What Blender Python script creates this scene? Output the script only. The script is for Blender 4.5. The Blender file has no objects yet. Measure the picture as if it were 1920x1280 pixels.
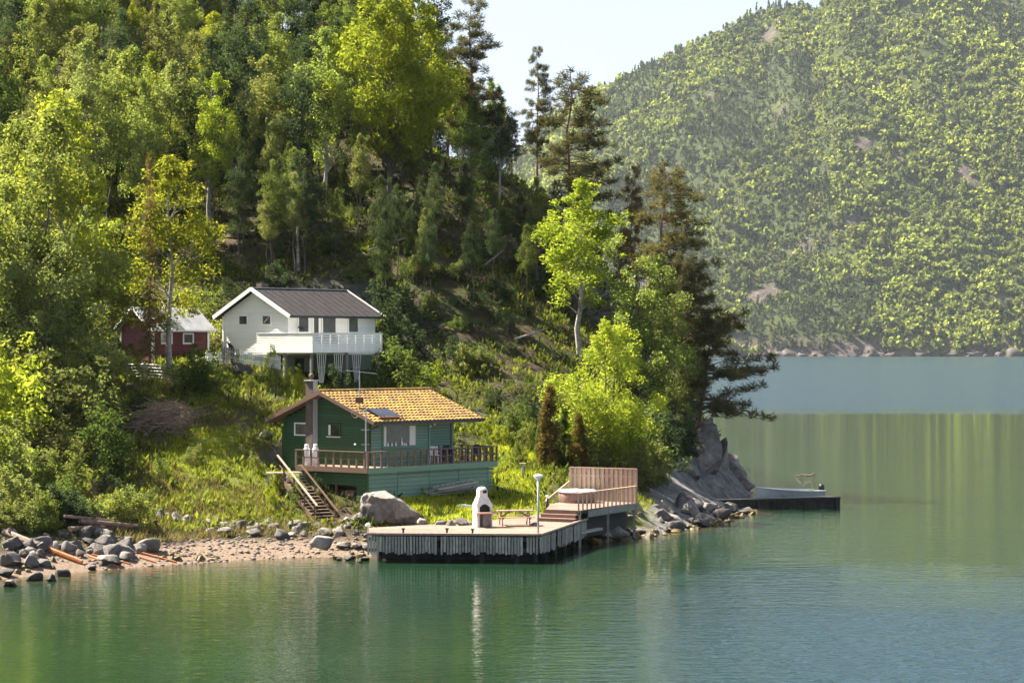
import bpy, bmesh, math, random
import numpy as np
from mathutils import Vector, Matrix, Euler

S = bpy.context.scene
COL = S.collection
R = math.radians

# ------------------------------------------------------------------ camera
F, HOR, CH = 4533.0, 653.0, 10.0        # focal length in photo pixels, horizon row, camera height
cam = bpy.data.cameras.new('camera')
cam.sensor_width = 36.0
cam.lens = F / 1920 * 36
cam.clip_start = 1.0
cam.clip_end = 20000
camo = bpy.data.objects.new('camera', cam)
COL.objects.link(camo)
camo.location = (0, 0, CH)
camo.rotation_euler = (R(90) + math.atan((HOR - 640) / F), 0, 0)
S.camera = camo

# ------------------------------------------------------------------ sky, sun, exposure
SUN_AZ = Vector((-0.87, 0.49))          # towards the sun (left, behind the hill)
SUN_EL = R(50)
w = bpy.data.worlds.new('World')
S.world = w
w.use_nodes = True
nt = w.node_tree
bg = nt.nodes['Background']
sky = nt.nodes.new('ShaderNodeTexSky')
sky.sky_type = 'NISHITA'
sky.sun_disc = False
sky.sun_elevation = SUN_EL
sky.sun_rotation = math.atan2(SUN_AZ.x, SUN_AZ.y)
sky.air_density = 0.3
sky.ozone_density = 2.5
sky.dust_density = 0.15
gm = nt.nodes.new('ShaderNodeGamma')            # power curve flattens the sky, adding fill against the bright horizon
gm.inputs[1].default_value = 0.3
nt.links.new(sky.outputs[0], gm.inputs[0])
nt.links.new(gm.outputs[0], bg.inputs[0])
bg.inputs[1].default_value = 0.135
sl = bpy.data.lights.new('sun', 'SUN')
sl.energy = 5.0
sl.angle = R(0.5)
sl.color = (1.0, 0.91, 0.74)
so = bpy.data.objects.new('sun', sl)
COL.objects.link(so)
d = Vector((SUN_AZ.x * math.cos(SUN_EL), SUN_AZ.y * math.cos(SUN_EL), math.sin(SUN_EL)))
so.rotation_euler = d.to_track_quat('Z', 'Y').to_euler()
so.location = (0, 0, 60)
S.view_settings.view_transform = 'Standard'
S.view_settings.look = 'None'
S.view_settings.gamma = 1.0
S.view_settings.use_curve_mapping = False
S.view_settings.exposure = 2.4

# ------------------------------------------------------------------ helpers
def P(px, py, Y):                        # photo pixel at a known distance -> point
    return Vector(((px - 960) / F * Y, Y, CH - (py - HOR) / F * Y))

def PX(px, Y):
    return (px - 960) / F * Y

def tag(o, label=None, cat=None, group=None, kind=None):
    if label: o['label'] = label
    if cat: o['category'] = cat
    if group: o['group'] = group
    if kind: o['kind'] = kind
    return o

def link(o, parent=None):
    COL.objects.link(o)
    if parent is not None:
        o.parent = parent
    return o

def empty(name, loc=(0, 0, 0), rz=0.0, parent=None):
    o = bpy.data.objects.new(name, None)
    o.empty_display_size = 0.3
    link(o, parent)
    o.location = loc
    o.rotation_euler = (0, 0, rz)
    return o

def thing(name, label, cat, loc=(0, 0, 0), rz=0.0, group=None):
    return tag(empty(name, loc, rz), label, cat, group)

_cube = {}
def cube_mesh(mat):
    if mat.name not in _cube:
        me = bpy.data.meshes.new('block_' + mat.name)
        bm = bmesh.new()
        bmesh.ops.create_cube(bm, size=1.0)
        bm.to_mesh(me); bm.free()
        me.materials.append(mat)
        _cube[mat.name] = me
    return _cube[mat.name]

def bx(name, parent, mat, c, s, rot=(0, 0, 0)):
    """a box: centre c, size s, in the parent's space; all boxes of one material share a mesh"""
    o = bpy.data.objects.new(name, cube_mesh(mat))
    link(o, parent)
    o.location = c; o.scale = s; o.rotation_euler = rot
    return o

def bar(name, parent, mat, p0, p1, wd, ht, up=(0, 0, 1)):
    p0, p1 = Vector(p0), Vector(p1)
    dv = p1 - p0
    x = dv.normalized()
    y = Vector(up).cross(x)
    if y.length < 1e-4: y = Vector((0, 1, 0)).cross(x)
    y.normalize(); z = x.cross(y)
    o = bpy.data.objects.new(name, cube_mesh(mat))
    link(o, parent)
    m = Matrix((x, y, z)).transposed()
    o.location = (p0 + p1) / 2
    o.rotation_euler = m.to_euler()
    o.scale = (dv.length, wd, ht)
    return o

class MB:
    def __init__(s): s.v = []; s.f = []
    def add(s, vs, fs):
        n = len(s.v); s.v += [tuple(v) for v in vs]; s.f += [tuple(i + n for i in f) for f in fs]
    def box(s, c, sz):
        c = Vector(c); h = Vector(sz) / 2
        vs = [(c.x + sx * h.x, c.y + sy * h.y, c.z + sz_ * h.z) for sx in (-1, 1) for sy in (-1, 1) for sz_ in (-1, 1)]
        s.add(vs, [(0, 1, 3, 2), (4, 6, 7, 5), (0, 4, 5, 1), (2, 3, 7, 6), (0, 2, 6, 4), (1, 5, 7, 3)])
    def tube(s, pts, rad, n=6, cap=True):
        pts = [Vector(p) for p in pts]; vs = []; fs = []
        for i, p in enumerate(pts):
            t = (pts[min(i + 1, len(pts) - 1)] - pts[max(i - 1, 0)])
            if t.length < 1e-6: t = Vector((0, 0, 1))
            t.normalize()
            a = t.cross(Vector((0.31, 0.95, 0.05)))
            if a.length < 0.1: a = t.cross(Vector((1, 0, 0)))
            a.normalize(); b = t.cross(a)
            r = rad[i] if hasattr(rad, '__len__') else rad
            for k in range(n):
                an = 2 * math.pi * k / n
                vs.append(p + a * (r * math.cos(an)) + b * (r * math.sin(an)))
        for i in range(len(pts) - 1):
            for k in range(n):
                k2 = (k + 1) % n
                fs.append((i * n + k, i * n + k2, (i + 1) * n + k2, (i + 1) * n + k))
        if cap:
            fs.append(tuple(range(n - 1, -1, -1))); m = (len(pts) - 1) * n
            fs.append(tuple(range(m, m + n)))
        s.add(vs, fs)
    def prism(s, poly, z0, z1):          # poly: list of (x,y)
        n = len(poly)
        vs = [(x, y, z0) for x, y in poly] + [(x, y, z1) for x, y in poly]
        fs = [tuple(range(n - 1, -1, -1)), tuple(range(n, 2 * n))]
        fs += [(i, (i + 1) % n, n + (i + 1) % n, n + i) for i in range(n)]
        s.add(vs, fs)
    def lathe(s, prof, n=20, c=(0, 0, 0), sq=0.0):   # prof: (r,z) list
        vs = []; fs = []
        for r, z in prof:
            for k in range(n):
                an = 2 * math.pi * k / n
                q = 1.0
                if sq: q = 1 + sq * (abs(math.sin(2 * an)) ** 1.5) * 0.3
                vs.append((c[0] + r * q * math.cos(an), c[1] + r * q * math.sin(an), c[2] + z))
        for i in range(len(prof) - 1):
            for k in range(n):
                k2 = (k + 1) % n
                fs.append((i * n + k, i * n + k2, (i + 1) * n + k2, (i + 1) * n + k))
        fs.append(tuple(range(n - 1, -1, -1))); m = (len(prof) - 1) * n
        fs.append(tuple(range(m, m + n)))
        s.add(vs, fs)
    def mesh(s, name, mat, smooth=False):
        me = bpy.data.meshes.new(name)
        me.from_pydata(s.v, [], s.f)
        bm = bmesh.new(); bm.from_mesh(me)
        bmesh.ops.recalc_face_normals(bm, faces=bm.faces)
        bm.to_mesh(me); bm.free()
        if smooth: me.polygons.foreach_set('use_smooth', [True] * len(me.polygons))
        if mat: me.materials.append(mat)
        return me
    def build(s, name, mat, parent=None, smooth=False, loc=None, rz=None):
        o = bpy.data.objects.new(name, s.mesh(name, mat, smooth))
        link(o, parent)
        if loc is not None: o.location = loc
        if rz is not None: o.rotation_euler = (0, 0, rz)
        return o

def np_mesh(name, verts, faces, mat, tint=None, smooth=False):
    """verts (n,3), faces (m,k) with constant k; tint: one float per face"""
    me = bpy.data.meshes.new(name)
    verts = np.asarray(verts, dtype=np.float32); faces = np.asarray(faces, dtype=np.int32)
    m, k = faces.shape
    me.vertices.add(len(verts)); me.vertices.foreach_set('co', verts.ravel())
    me.loops.add(m * k); me.loops.foreach_set('vertex_index', faces.ravel())
    me.polygons.add(m); me.polygons.foreach_set('loop_start', np.arange(0, m * k, k, dtype=np.int32))
    if smooth: me.polygons.foreach_set('use_smooth', np.ones(m, dtype=bool))
    me.update(calc_edges=True)
    if tint is not None:
        a = me.attributes.new('tint', 'FLOAT', 'FACE')
        a.data.foreach_set('value', np.asarray(tint, dtype=np.float32))
    if mat: me.materials.append(mat)
    me.validate()
    return me

# value noise, vectorised
def _hash(ix, iy, seed):
    h = (ix.astype(np.int64) * 374761393 + iy.astype(np.int64) * 668265263 + seed * 974711) & 0x7fffffff
    h = ((h ^ (h >> 13)) * 1274126177) & 0x7fffffff
    return ((h ^ (h >> 16)) & 0xffff) / 65535.0
def vnoise(x, y, seed=0):
    x = np.asarray(x, dtype=float); y = np.asarray(y, dtype=float)
    ix = np.floor(x); iy = np.floor(y); fx = x - ix; fy = y - iy
    fx = fx * fx * (3 - 2 * fx); fy = fy * fy * (3 - 2 * fy)
    a = _hash(ix, iy, seed); b = _hash(ix + 1, iy, seed); c = _hash(ix, iy + 1, seed); d_ = _hash(ix + 1, iy + 1, seed)
    return (a * (1 - fx) + b * fx) * (1 - fy) + (c * (1 - fx) + d_ * fx) * fy
def fbm(x, y, seed=0, o=4):
    t = 0; a = 0.5; f = 1.0
    for i in range(o):
        t = t + a * vnoise(x * f, y * f, seed + i * 17); a *= 0.5; f *= 2.03
    return t
def sstep(a, b, x):
    t = np.clip((np.asarray(x, dtype=float) - a) / (b - a), 0, 1); return t * t * (3 - 2 * t)

# ------------------------------------------------------------------ materials
MATS = {}
def _ramp(n, l, fac, c0, c1, p0=0.3, p1=0.7):
    r = n.new('ShaderNodeValToRGB')
    r.color_ramp.elements[0].position = p0; r.color_ramp.elements[0].color = (*c0, 1)
    r.color_ramp.elements[1].position = p1; r.color_ramp.elements[1].color = (*c1, 1)
    l.new(fac, r.inputs[0]); return r.outputs[0]

def _noise(n, l, vec, scale, detail=4, rough=0.6):
    t = n.new('ShaderNodeTexNoise'); t.inputs['Scale'].default_value = scale
    t.inputs['Detail'].default_value = detail; t.inputs['Roughness'].default_value = rough
    if vec is not None: l.new(vec, t.inputs['Vector'])
    return t.outputs['Fac']

def _pos(n, l, stretch=None):
    g = n.new('ShaderNodeNewGeometry')
    if stretch is None: return g.outputs['Position']
    m = n.new('ShaderNodeMapping'); m.inputs['Scale'].default_value = stretch
    l.new(g.outputs['Position'], m.inputs['Vector']); return m.outputs[0]

def _mix(n, l, fac, a, b, mode='MIX'):
    m = n.new('ShaderNodeMix'); m.data_type = 'RGBA'; m.blend_type = mode
    for inp, v in ((m.inputs[0], fac), (m.inputs[6], a), (m.inputs[7], b)):
        if hasattr(v, 'links') or hasattr(v, 'is_linked'): l.new(v, inp)
        elif isinstance(v, (int, float)): inp.default_value = v
        else: inp.default_value = (*v, 1)
    return m.outputs[2]

def surf(name, c0, c1, rough=0.7, scale=3.0, stretch=None, bump=0.0, vary=0.12, metal=0.0, spec=0.4, dirt=None, bscale=None):
    """procedural surface: two-tone noise, per-object brightness variation, fine relief"""
    m = bpy.data.materials.new(name); m.use_nodes = True
    n, l = m.node_tree.nodes, m.node_tree.links
    b = n['Principled BSDF']
    v = _pos(n, l, stretch)
    f = _noise(n, l, v, scale)
    c = _ramp(n, l, f, c0, c1)
    if dirt:
        f2 = _noise(n, l, _pos(n, l), dirt[1], 6, 0.7)
        k = _ramp(n, l, f2, (0, 0, 0), (1, 1, 1), dirt[2], dirt[2] + 0.15)
        c = _mix(n, l, k, c, dirt[0])
    if vary:
        oi = n.new('ShaderNodeObjectInfo')
        mr = n.new('ShaderNodeMapRange'); mr.inputs[3].default_value = 1 - vary; mr.inputs[4].default_value = 1 + vary
        l.new(oi.outputs['Random'], mr.inputs[0])
        c = _mix(n, l, 1.0, c, mr.outputs[0], 'MULTIPLY')
    l.new(c, b.inputs['Base Color'])
    b.inputs['Roughness'].default_value = rough
    b.inputs['Metallic'].default_value = metal
    b.inputs['Specular IOR Level'].default_value = spec
    if bump:
        bp = n.new('ShaderNodeBump'); bp.inputs['Strength'].default_value = 0.6; bp.inputs['Distance'].default_value = bump
        l.new(_noise(n, l, v, bscale or scale * 3, 5, 0.7), bp.inputs['Height'])
        l.new(bp.outputs[0], b.inputs['Normal'])
    MATS[name] = m
    return m

def leafmat(name, c0, c1, trans=0.5, huevar=0.018):
    m = bpy.data.materials.new(name); m.use_nodes = True
    n, l = m.node_tree.nodes, m.node_tree.links
    n.remove(n['Principled BSDF']); out = n['Material Output']
    at = n.new('ShaderNodeAttribute'); at.attribute_name = 'tint'
    c = _ramp(n, l, at.outputs['Fac'], c0, c1, 0.0, 1.0)
    oi = n.new('ShaderNodeObjectInfo')
    hs = n.new('ShaderNodeHueSaturation')
    mr = n.new('ShaderNodeMapRange'); mr.inputs[3].default_value = 0.5 - huevar; mr.inputs[4].default_value = 0.5 + huevar * 0.6
    l.new(oi.outputs['Random'], mr.inputs[0]); l.new(mr.outputs[0], hs.inputs['Hue'])
    ml = n.new('ShaderNodeMath'); ml.operation = 'MULTIPLY'; ml.inputs[1].default_value = 7.31
    fr = n.new('ShaderNodeMath'); fr.operation = 'FRACT'
    l.new(oi.outputs['Random'], ml.inputs[0]); l.new(ml.outputs[0], fr.inputs[0])
    m2 = n.new('ShaderNodeMapRange'); m2.inputs[3].default_value = 0.75; m2.inputs[4].default_value = 1.25
    l.new(fr.outputs[0], m2.inputs[0]); l.new(m2.outputs[0], hs.inputs['Value'])
    l.new(c, hs.inputs['Color'])
    df = n.new('ShaderNodeBsdfDiffuse'); tr = n.new('ShaderNodeBsdfTranslucent')
    l.new(hs.outputs[0], df.inputs[0])
    tc = _mix(n, l, 1.0, hs.outputs[0], (1.08, 1.14, 0.56), 'MULTIPLY')
    l.new(tc, tr.inputs[0])
    mx = n.new('ShaderNodeMixShader'); mx.inputs[0].default_value = trans
    l.new(df.outputs[0], mx.inputs[1]); l.new(tr.outputs[0], mx.inputs[2])
    l.new(mx.outputs[0], out.inputs[0])
    MATS[name] = m
    return m

def glassmat(name, col=(0.02, 0.025, 0.02)):
    m = bpy.data.materials.new(name); m.use_nodes = True
    n, l = m.node_tree.nodes, m.node_tree.links
    b = n['Principled BSDF']
    c = _ramp(n, l, _noise(n, l, _pos(n, l), 2.0), tuple(x * 0.6 for x in col), tuple(x * 1.6 for x in col))
    l.new(c, b.inputs['Base Color'])
    b.inputs['Roughness'].default_value = 0.04
    b.inputs['Specular IOR Level'].default_value = 0.45
    MATS[name] = m
    return m

green_gable = surf('green_paint', (0.020, 0.060, 0.020), (0.036, 0.090, 0.032), 0.6, 4, (1, 1, 8), vary=0.14)  # the gable's shade put into the colour; same paint as the front
green_front = surf('teal_green_paint', (0.095, 0.190, 0.140), (0.140, 0.250, 0.185), 0.55, 4, (1, 1, 8), vary=0.10)  # same paint, lighter and bluer: skylight put into the colour
white_paint = surf('white_paint', (0.80, 0.80, 0.78), (0.86, 0.86, 0.84), 0.5, 3, (1, 1, 6), vary=0.03, dirt=((0.70, 0.70, 0.66), 1.5, 0.66))
wall_shadow_gap = surf('grey_sheathing', (0.20, 0.20, 0.20), (0.28, 0.28, 0.28), 0.8, 3, vary=0)
trim_white = surf('white_trim', (0.76, 0.76, 0.74), (0.84, 0.84, 0.82), 0.45, 4, vary=0.03)
red_paint = surf('red_paint', (0.105, 0.020, 0.022), (0.155, 0.032, 0.034), 0.6, 4, (1, 1, 8), vary=0.12)
brown_wood = surf('brown_wood', (0.095, 0.058, 0.042), (0.17, 0.105, 0.072), 0.6, 5, (3, 3, 3), vary=0.18, bump=0.004)
red_deck = surf('red_brown_decking', (0.21, 0.135, 0.112), (0.35, 0.25, 0.215), 0.38, 6, None, vary=0.16, bump=0.003)
grey_wood = surf('weathered_wood', (0.15, 0.145, 0.135), (0.36, 0.35, 0.32), 0.75, 5, (4, 4, 0.7), vary=0.30, bump=0.005, dirt=((0.05, 0.05, 0.045), 3.0, 0.58))
new_wood = surf('fresh_timber', (0.34, 0.235, 0.17), (0.48, 0.35, 0.27), 0.65, 6, (3, 3, 0.6), vary=0.14, bump=0.003)
dark_wood = surf('tarred_wood', (0.012, 0.012, 0.012), (0.035, 0.032, 0.03), 0.8, 4, vary=0.2, bump=0.01)  # also stands in for shade between boards and under the quay
black_trim = surf('black_metal', (0.012, 0.013, 0.016), (0.022, 0.024, 0.028), 0.4, 5, vary=0.1)
metal_grey = surf('grey_metal', (0.36, 0.37, 0.39), (0.46, 0.47, 0.49), 0.4, 8, vary=0.05, metal=0.4)
roof_dark = surf('dark_roofing', (0.020, 0.018, 0.022), (0.040, 0.036, 0.042), 0.8, 2.5, (1, 1, 1), vary=0.05, bump=0.01, spec=0.15)
roof_tin = surf('pale_tin_roof', (0.34, 0.34, 0.36), (0.50, 0.50, 0.52), 0.32, 1.5, vary=0.04, metal=0.35, dirt=((0.20, 0.17, 0.15), 2.2, 0.60))
moss_tile = surf('mossy_tile', (0.13, 0.075, 0.024), (0.36, 0.215, 0.045), 0.9, 1.1, vary=0.0, bump=0.05, dirt=((0.10, 0.055, 0.035), 1.9, 0.50))
chimney_brown = surf('chimney_brown', (0.075, 0.055, 0.048), (0.13, 0.10, 0.09), 0.8, 5, (2, 2, 0.5), vary=0.0, bump=0.01)
chimney_grey = surf('chimney_sheet', (0.30, 0.31, 0.34), (0.42, 0.43, 0.46), 0.5, 3, (2, 2, 0.6), vary=0.0)
rock_mat = surf('grey_rock', (0.070, 0.062, 0.060), (0.25, 0.225, 0.21), 0.85, 1.6, vary=0.35, bump=0.06, dirt=((0.36, 0.34, 0.32), 2.3, 0.60), bscale=5)
dark_rock = surf('dark_rock', (0.030, 0.027, 0.028), (0.115, 0.100, 0.095), 0.8, 2.0, vary=0.4, bump=0.05, bscale=6)
weed_mat = surf('rockweed', (0.028, 0.019, 0.008), (0.125, 0.082, 0.018), 0.6, 3.0, vary=0.25, bump=0.05, bscale=9)
pebble_mat = surf('pebbles', (0.08, 0.065, 0.055), (0.26, 0.21, 0.175), 0.8, 9.0, vary=0.0)
plastic_white = surf('white_plastic', (0.72, 0.72, 0.74), (0.80, 0.80, 0.82), 0.4, 5, vary=0.04)
plastic_blue = surf('dark_blue_plastic', (0.015, 0.03, 0.10), (0.025, 0.045, 0.14), 0.4, 5, vary=0.1)
concrete_white = surf('whitewashed_concrete', (0.50, 0.49, 0.47), (0.66, 0.65, 0.63), 0.8, 6, vary=0.0, bump=0.006, dirt=((0.30, 0.28, 0.26), 3.0, 0.62))
concrete_pink = surf('pink_slab', (0.42, 0.22, 0.18), (0.52, 0.30, 0.25), 0.7, 6, vary=0.0)
wet_wood = surf('wet_planks', (0.045, 0.040, 0.038), (0.12, 0.11, 0.105), 0.6, 4, None, vary=0.25, bump=0.01)
soot = surf('soot', (0.008, 0.007, 0.007), (0.02, 0.018, 0.018), 0.9, 6, vary=0.0)
rust = surf('rusty_steel', (0.30, 0.09, 0.025), (0.48, 0.17, 0.05), 0.6, 4, (1, 1, 1), vary=0.15, bump=0.004)
log_mat = surf('driftwood', (0.11, 0.07, 0.055), (0.30, 0.21, 0.17), 0.8, 4, vary=0.25, bump=0.02)
bark = surf('bark', (0.055, 0.045, 0.038), (0.14, 0.115, 0.095), 0.9, 5, (3, 3, 0.6), vary=0.25, bump=0.02)
birch_bark = surf('birch_bark', (0.15, 0.135, 0.12), (0.42, 0.39, 0.36), 0.8, 3, (1.5, 1.5, 3), vary=0.2, bump=0.01)
pine_bark = surf('pine_bark', (0.10, 0.055, 0.035), (0.24, 0.135, 0.085), 0.9, 4, (3, 3, 0.8), vary=0.2, bump=0.02)
stick_mat = surf('dry_sticks', (0.13, 0.085, 0.06), (0.34, 0.245, 0.18), 0.85, 6, vary=0.0)
curtain = surf('white_curtain', (0.62, 0.62, 0.60), (0.74, 0.74, 0.72), 0.8, 8, (6, 6, 0.3), vary=0.0)
tub_cover = surf('tub_cover', (0.66, 0.65, 0.70), (0.76, 0.75, 0.80), 0.5, 3, vary=0.0)
tub_side = surf('tub_skirt', (0.15, 0.10, 0.08), (0.22, 0.15, 0.12), 0.6, 6, (5, 5, 0.4), vary=0.0)
tarp = surf('white_tarp', (0.55, 0.57, 0.62), (0.72, 0.74, 0.78), 0.5, 6, vary=0.0, bump=0.03)
glass = glassmat('window_glass', (0.035, 0.036, 0.026))
glass_pale = glassmat('window_glass_pale', (0.085, 0.085, 0.065))
panel_glass = glassmat('solar_glass', (0.012, 0.013, 0.022))
skin = surf('skin', (0.45, 0.28, 0.22), (0.52, 0.33, 0.26), 0.6, 8, vary=0)
jacket = surf('dark_navy_cloth', (0.014, 0.014, 0.022), (0.028, 0.027, 0.036), 0.85, 8, vary=0)
hair_grey = surf('grey_hair', (0.42, 0.38, 0.37), (0.55, 0.50, 0.48), 0.8, 12, vary=0)

def tide_band(m, lo=0.12, hi=0.42, col=(0.018, 0.015, 0.011)):
    n, l = m.node_tree.nodes, m.node_tree.links; b = n['Principled BSDF']
    src = b.inputs['Base Color'].links[0].from_socket
    sep = n.new('ShaderNodeSeparateXYZ'); l.new(_pos(n, l), sep.inputs[0])
    ad = n.new('ShaderNodeMath'); ad.operation = 'MULTIPLY_ADD'; ad.inputs[1].default_value = 0.5; l.new(_noise(n, l, _pos(n, l), 1.2, 3), ad.inputs[0]); l.new(sep.outputs[2], ad.inputs[2])
    mr = n.new('ShaderNodeMapRange'); mr.inputs[1].default_value = lo + 0.25; mr.inputs[2].default_value = hi + 0.25; mr.inputs[3].default_value = 1; mr.inputs[4].default_value = 0
    l.new(ad.outputs[0], mr.inputs[0]); l.new(_mix(n, l, mr.outputs[0], src, col), b.inputs['Base Color'])
for m_ in (rock_mat, dark_rock): tide_band(m_)

LEAF = {
    'birch':  leafmat('birch_leaves', (0.075, 0.105, 0.032), (0.300, 0.340, 0.105), 0.55),
    'olive':  leafmat('olive_leaves', (0.072, 0.090, 0.036), (0.265, 0.285, 0.115), 0.55),
    'bright': leafmat('bright_leaves', (0.120, 0.155, 0.022), (0.350, 0.385, 0.060), 0.55),
    'dark':   leafmat('dark_leaves', (0.026, 0.042, 0.026), (0.085, 0.110, 0.055), 0.4),
    'green':  leafmat('green_leaves', (0.045, 0.072, 0.026), (0.150, 0.190, 0.058), 0.5),
    'pine':   leafmat('pine_needles', (0.030, 0.038, 0.024), (0.150, 0.140, 0.070), 0.3, 0.012),
    'pine_olive': leafmat('pine_needles_olive', (0.042, 0.044, 0.024), (0.190, 0.165, 0.075), 0.3, 0.012),
    'rusty':  leafmat('rusty_needles', (0.085, 0.062, 0.030), (0.300, 0.210, 0.090), 0.3, 0.012),
    'thuja':  leafmat('thuja_leaves', (0.055, 0.052, 0.018), (0.180, 0.125, 0.040), 0.3, 0.015),
}
under_mat = leafmat('undergrowth_leaves', (0.022, 0.034, 0.014), (0.24, 0.26, 0.050), 0.4, 0.0)
grass_mat = leafmat('grass_blades', (0.100, 0.125, 0.016), (0.42, 0.43, 0.050), 0.5, 0.0)

# ------------------------------------------------------------------ terrain of the near headland
def shore(px, py):                       # a waterline pixel -> (x, y, 0)
    Y = CH * F / (py - HOR); return (PX(px, Y), Y, 0.0)
def cp(px, py, Y):
    p = P(px, py, Y); return (p.x, p.y, p.z)
ctrl = [shore(*s) for s in ((-260, 1105), (-100, 1096), (0, 1086), (150, 1070), (300, 1060), (420, 1052), (560, 1044))]
SHORE_R = [(-6.5, 117.0), (-1.5, 122.0), (1.5, 126.0), (4.0, 125.6), (6.9, 129.6), (11.3, 138.6), (14.5, 148.5), (12.8, 153.5), (13.4, 160.0), (16.6, 170.5), (15.0, 182.0), (12.0, 200.0), (6.0, 240.0), (0.0, 290.0)]
ctrl += [(x, y, 0.0) for x, y in SHORE_R]
# under water
ctrl += [(-30, 96, -2.5), (-15, 100, -3), (-5, 106, -3), (4, 112, -3.5), (10, 124, -3), (18, 140, -3), (22, 155, -4), (24, 172, -5), (24, 200, -6), (16, 250, -6), (-45, 90, -3), (-60, 90, -3), (30, 100, -6), (40, 160, -8), (40, 230, -8), (0, 95, -5), (30, 280, -8)]
# land, from photo pixels at judged distances
ctrl += [cp(*c) for c in (
    (400, 990, 120), (560, 985, 120.5), (150, 985, 115), (40, 985, 113), (-120, 985, 113),
    (300, 900, 125), (430, 905, 126), (480, 900, 126.5), (150, 830, 130), (0, 850, 127), (-150, 850, 127), (300, 800, 134), (420, 800, 134),
    (612, 978, 122.3), (690, 957, 121.5), (690, 957, 124), (800, 958, 123.5), (920, 930, 130.5), (930, 965, 124), (980, 962, 123.5),
    (950, 885, 137), (1010, 905, 134), (1000, 935, 129), (520, 868, 129.5), (500, 805, 134), (560, 760, 141), (480, 725, 143), (700, 760, 146), (830, 770, 146),
    (440, 690, 147), (340, 690, 148), (240, 690, 148), (530, 705, 148), (600, 712, 147), (700, 706, 151.5), (420, 672, 152), (330, 672, 154), (560, 640, 160), (700, 640, 160),
    (100, 690, 146), (0, 700, 145), (-150, 700, 145),
    (0, 500, 168), (150, 500, 168), (300, 520, 168), (480, 520, 166), (620, 510, 166), (760, 540, 164), (860, 570, 162), (950, 620, 160),
    (-200, 300, 200), (0, 300, 196), (250, 300, 195), (500, 310, 192), (700, 350, 184), (800, 360, 183), (860, 420, 178), (950, 470, 175),
    (-200, 0, 240), (0, 0, 240), (250, 0, 236), (480, 30, 230), (600, 110, 217), (720, 215, 203), (860, 318, 192), (1000, 370, 189), (1080, 450, 186), (1150, 540, 182), (1230, 640, 178),
    (1000, 560, 168), (1080, 600, 168), (1160, 660, 167), (1000, 700, 156), (1080, 740, 154), (1180, 740, 158), (1060, 820, 146), (1050, 885, 138), (1150, 850, 148), (1200, 860, 148),
    (1250, 740, 168), (1290, 800, 164), (1260, 860, 155), (1215, 905, 146), (1190, 935, 136), (1240, 935, 142), (1110, 930, 131))]
# behind the skyline the ground falls away again
for px, py, Y, dY, dz in ((480, 30, 230, 45, 4), (720, 215, 203, 40, 5), (860, 318, 192, 35, 7), (1000, 370, 189, 35, 9), (1100, 470, 186, 30, 9), (0, 0, 240, 55, 6), (1230, 640, 178, 22, 6)):
    q = P(px, py, Y); ctrl.append((q.x * (Y + dY) / Y, Y + dY, q.z - dz))
ctrl = np.array(ctrl)
_d = np.hypot(ctrl[:, None, 0] - ctrl[None, :, 0], ctrl[:, None, 1] - ctrl[None, :, 1])
_K = np.where(_d > 0, _d ** 2 * np.log(_d + 1e-9), 0) + np.eye(len(ctrl)) * 6.0
_A = np.zeros((len(ctrl) + 3,) * 2); _n = len(ctrl)
_A[:_n, :_n] = _K; _A[:_n, _n] = 1; _A[:_n, _n + 1:] = ctrl[:, :2]; _A[_n, :_n] = 1; _A[_n + 1:, :_n] = ctrl[:, :2].T
_w = np.linalg.solve(_A, np.concatenate([ctrl[:, 2], [0, 0, 0]]))

# building sites: centre, rotation, half sizes, ground level
CAB_A, WH_A, SH_A = R(50), R(48), R(46)
CAB = Vector((-7.45, 126.3, 3.87)); WH = Vector((-13.83, 149.57, 9.90)); SH = Vector((PX(287, 150.5), 150.5, 9.45))
def site_local(o, a, x, y):
    dx, dy = x - o.x, y - o.y
    return dx * math.cos(a) + dy * math.sin(a), -dx * math.sin(a) + dy * math.cos(a)

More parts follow.
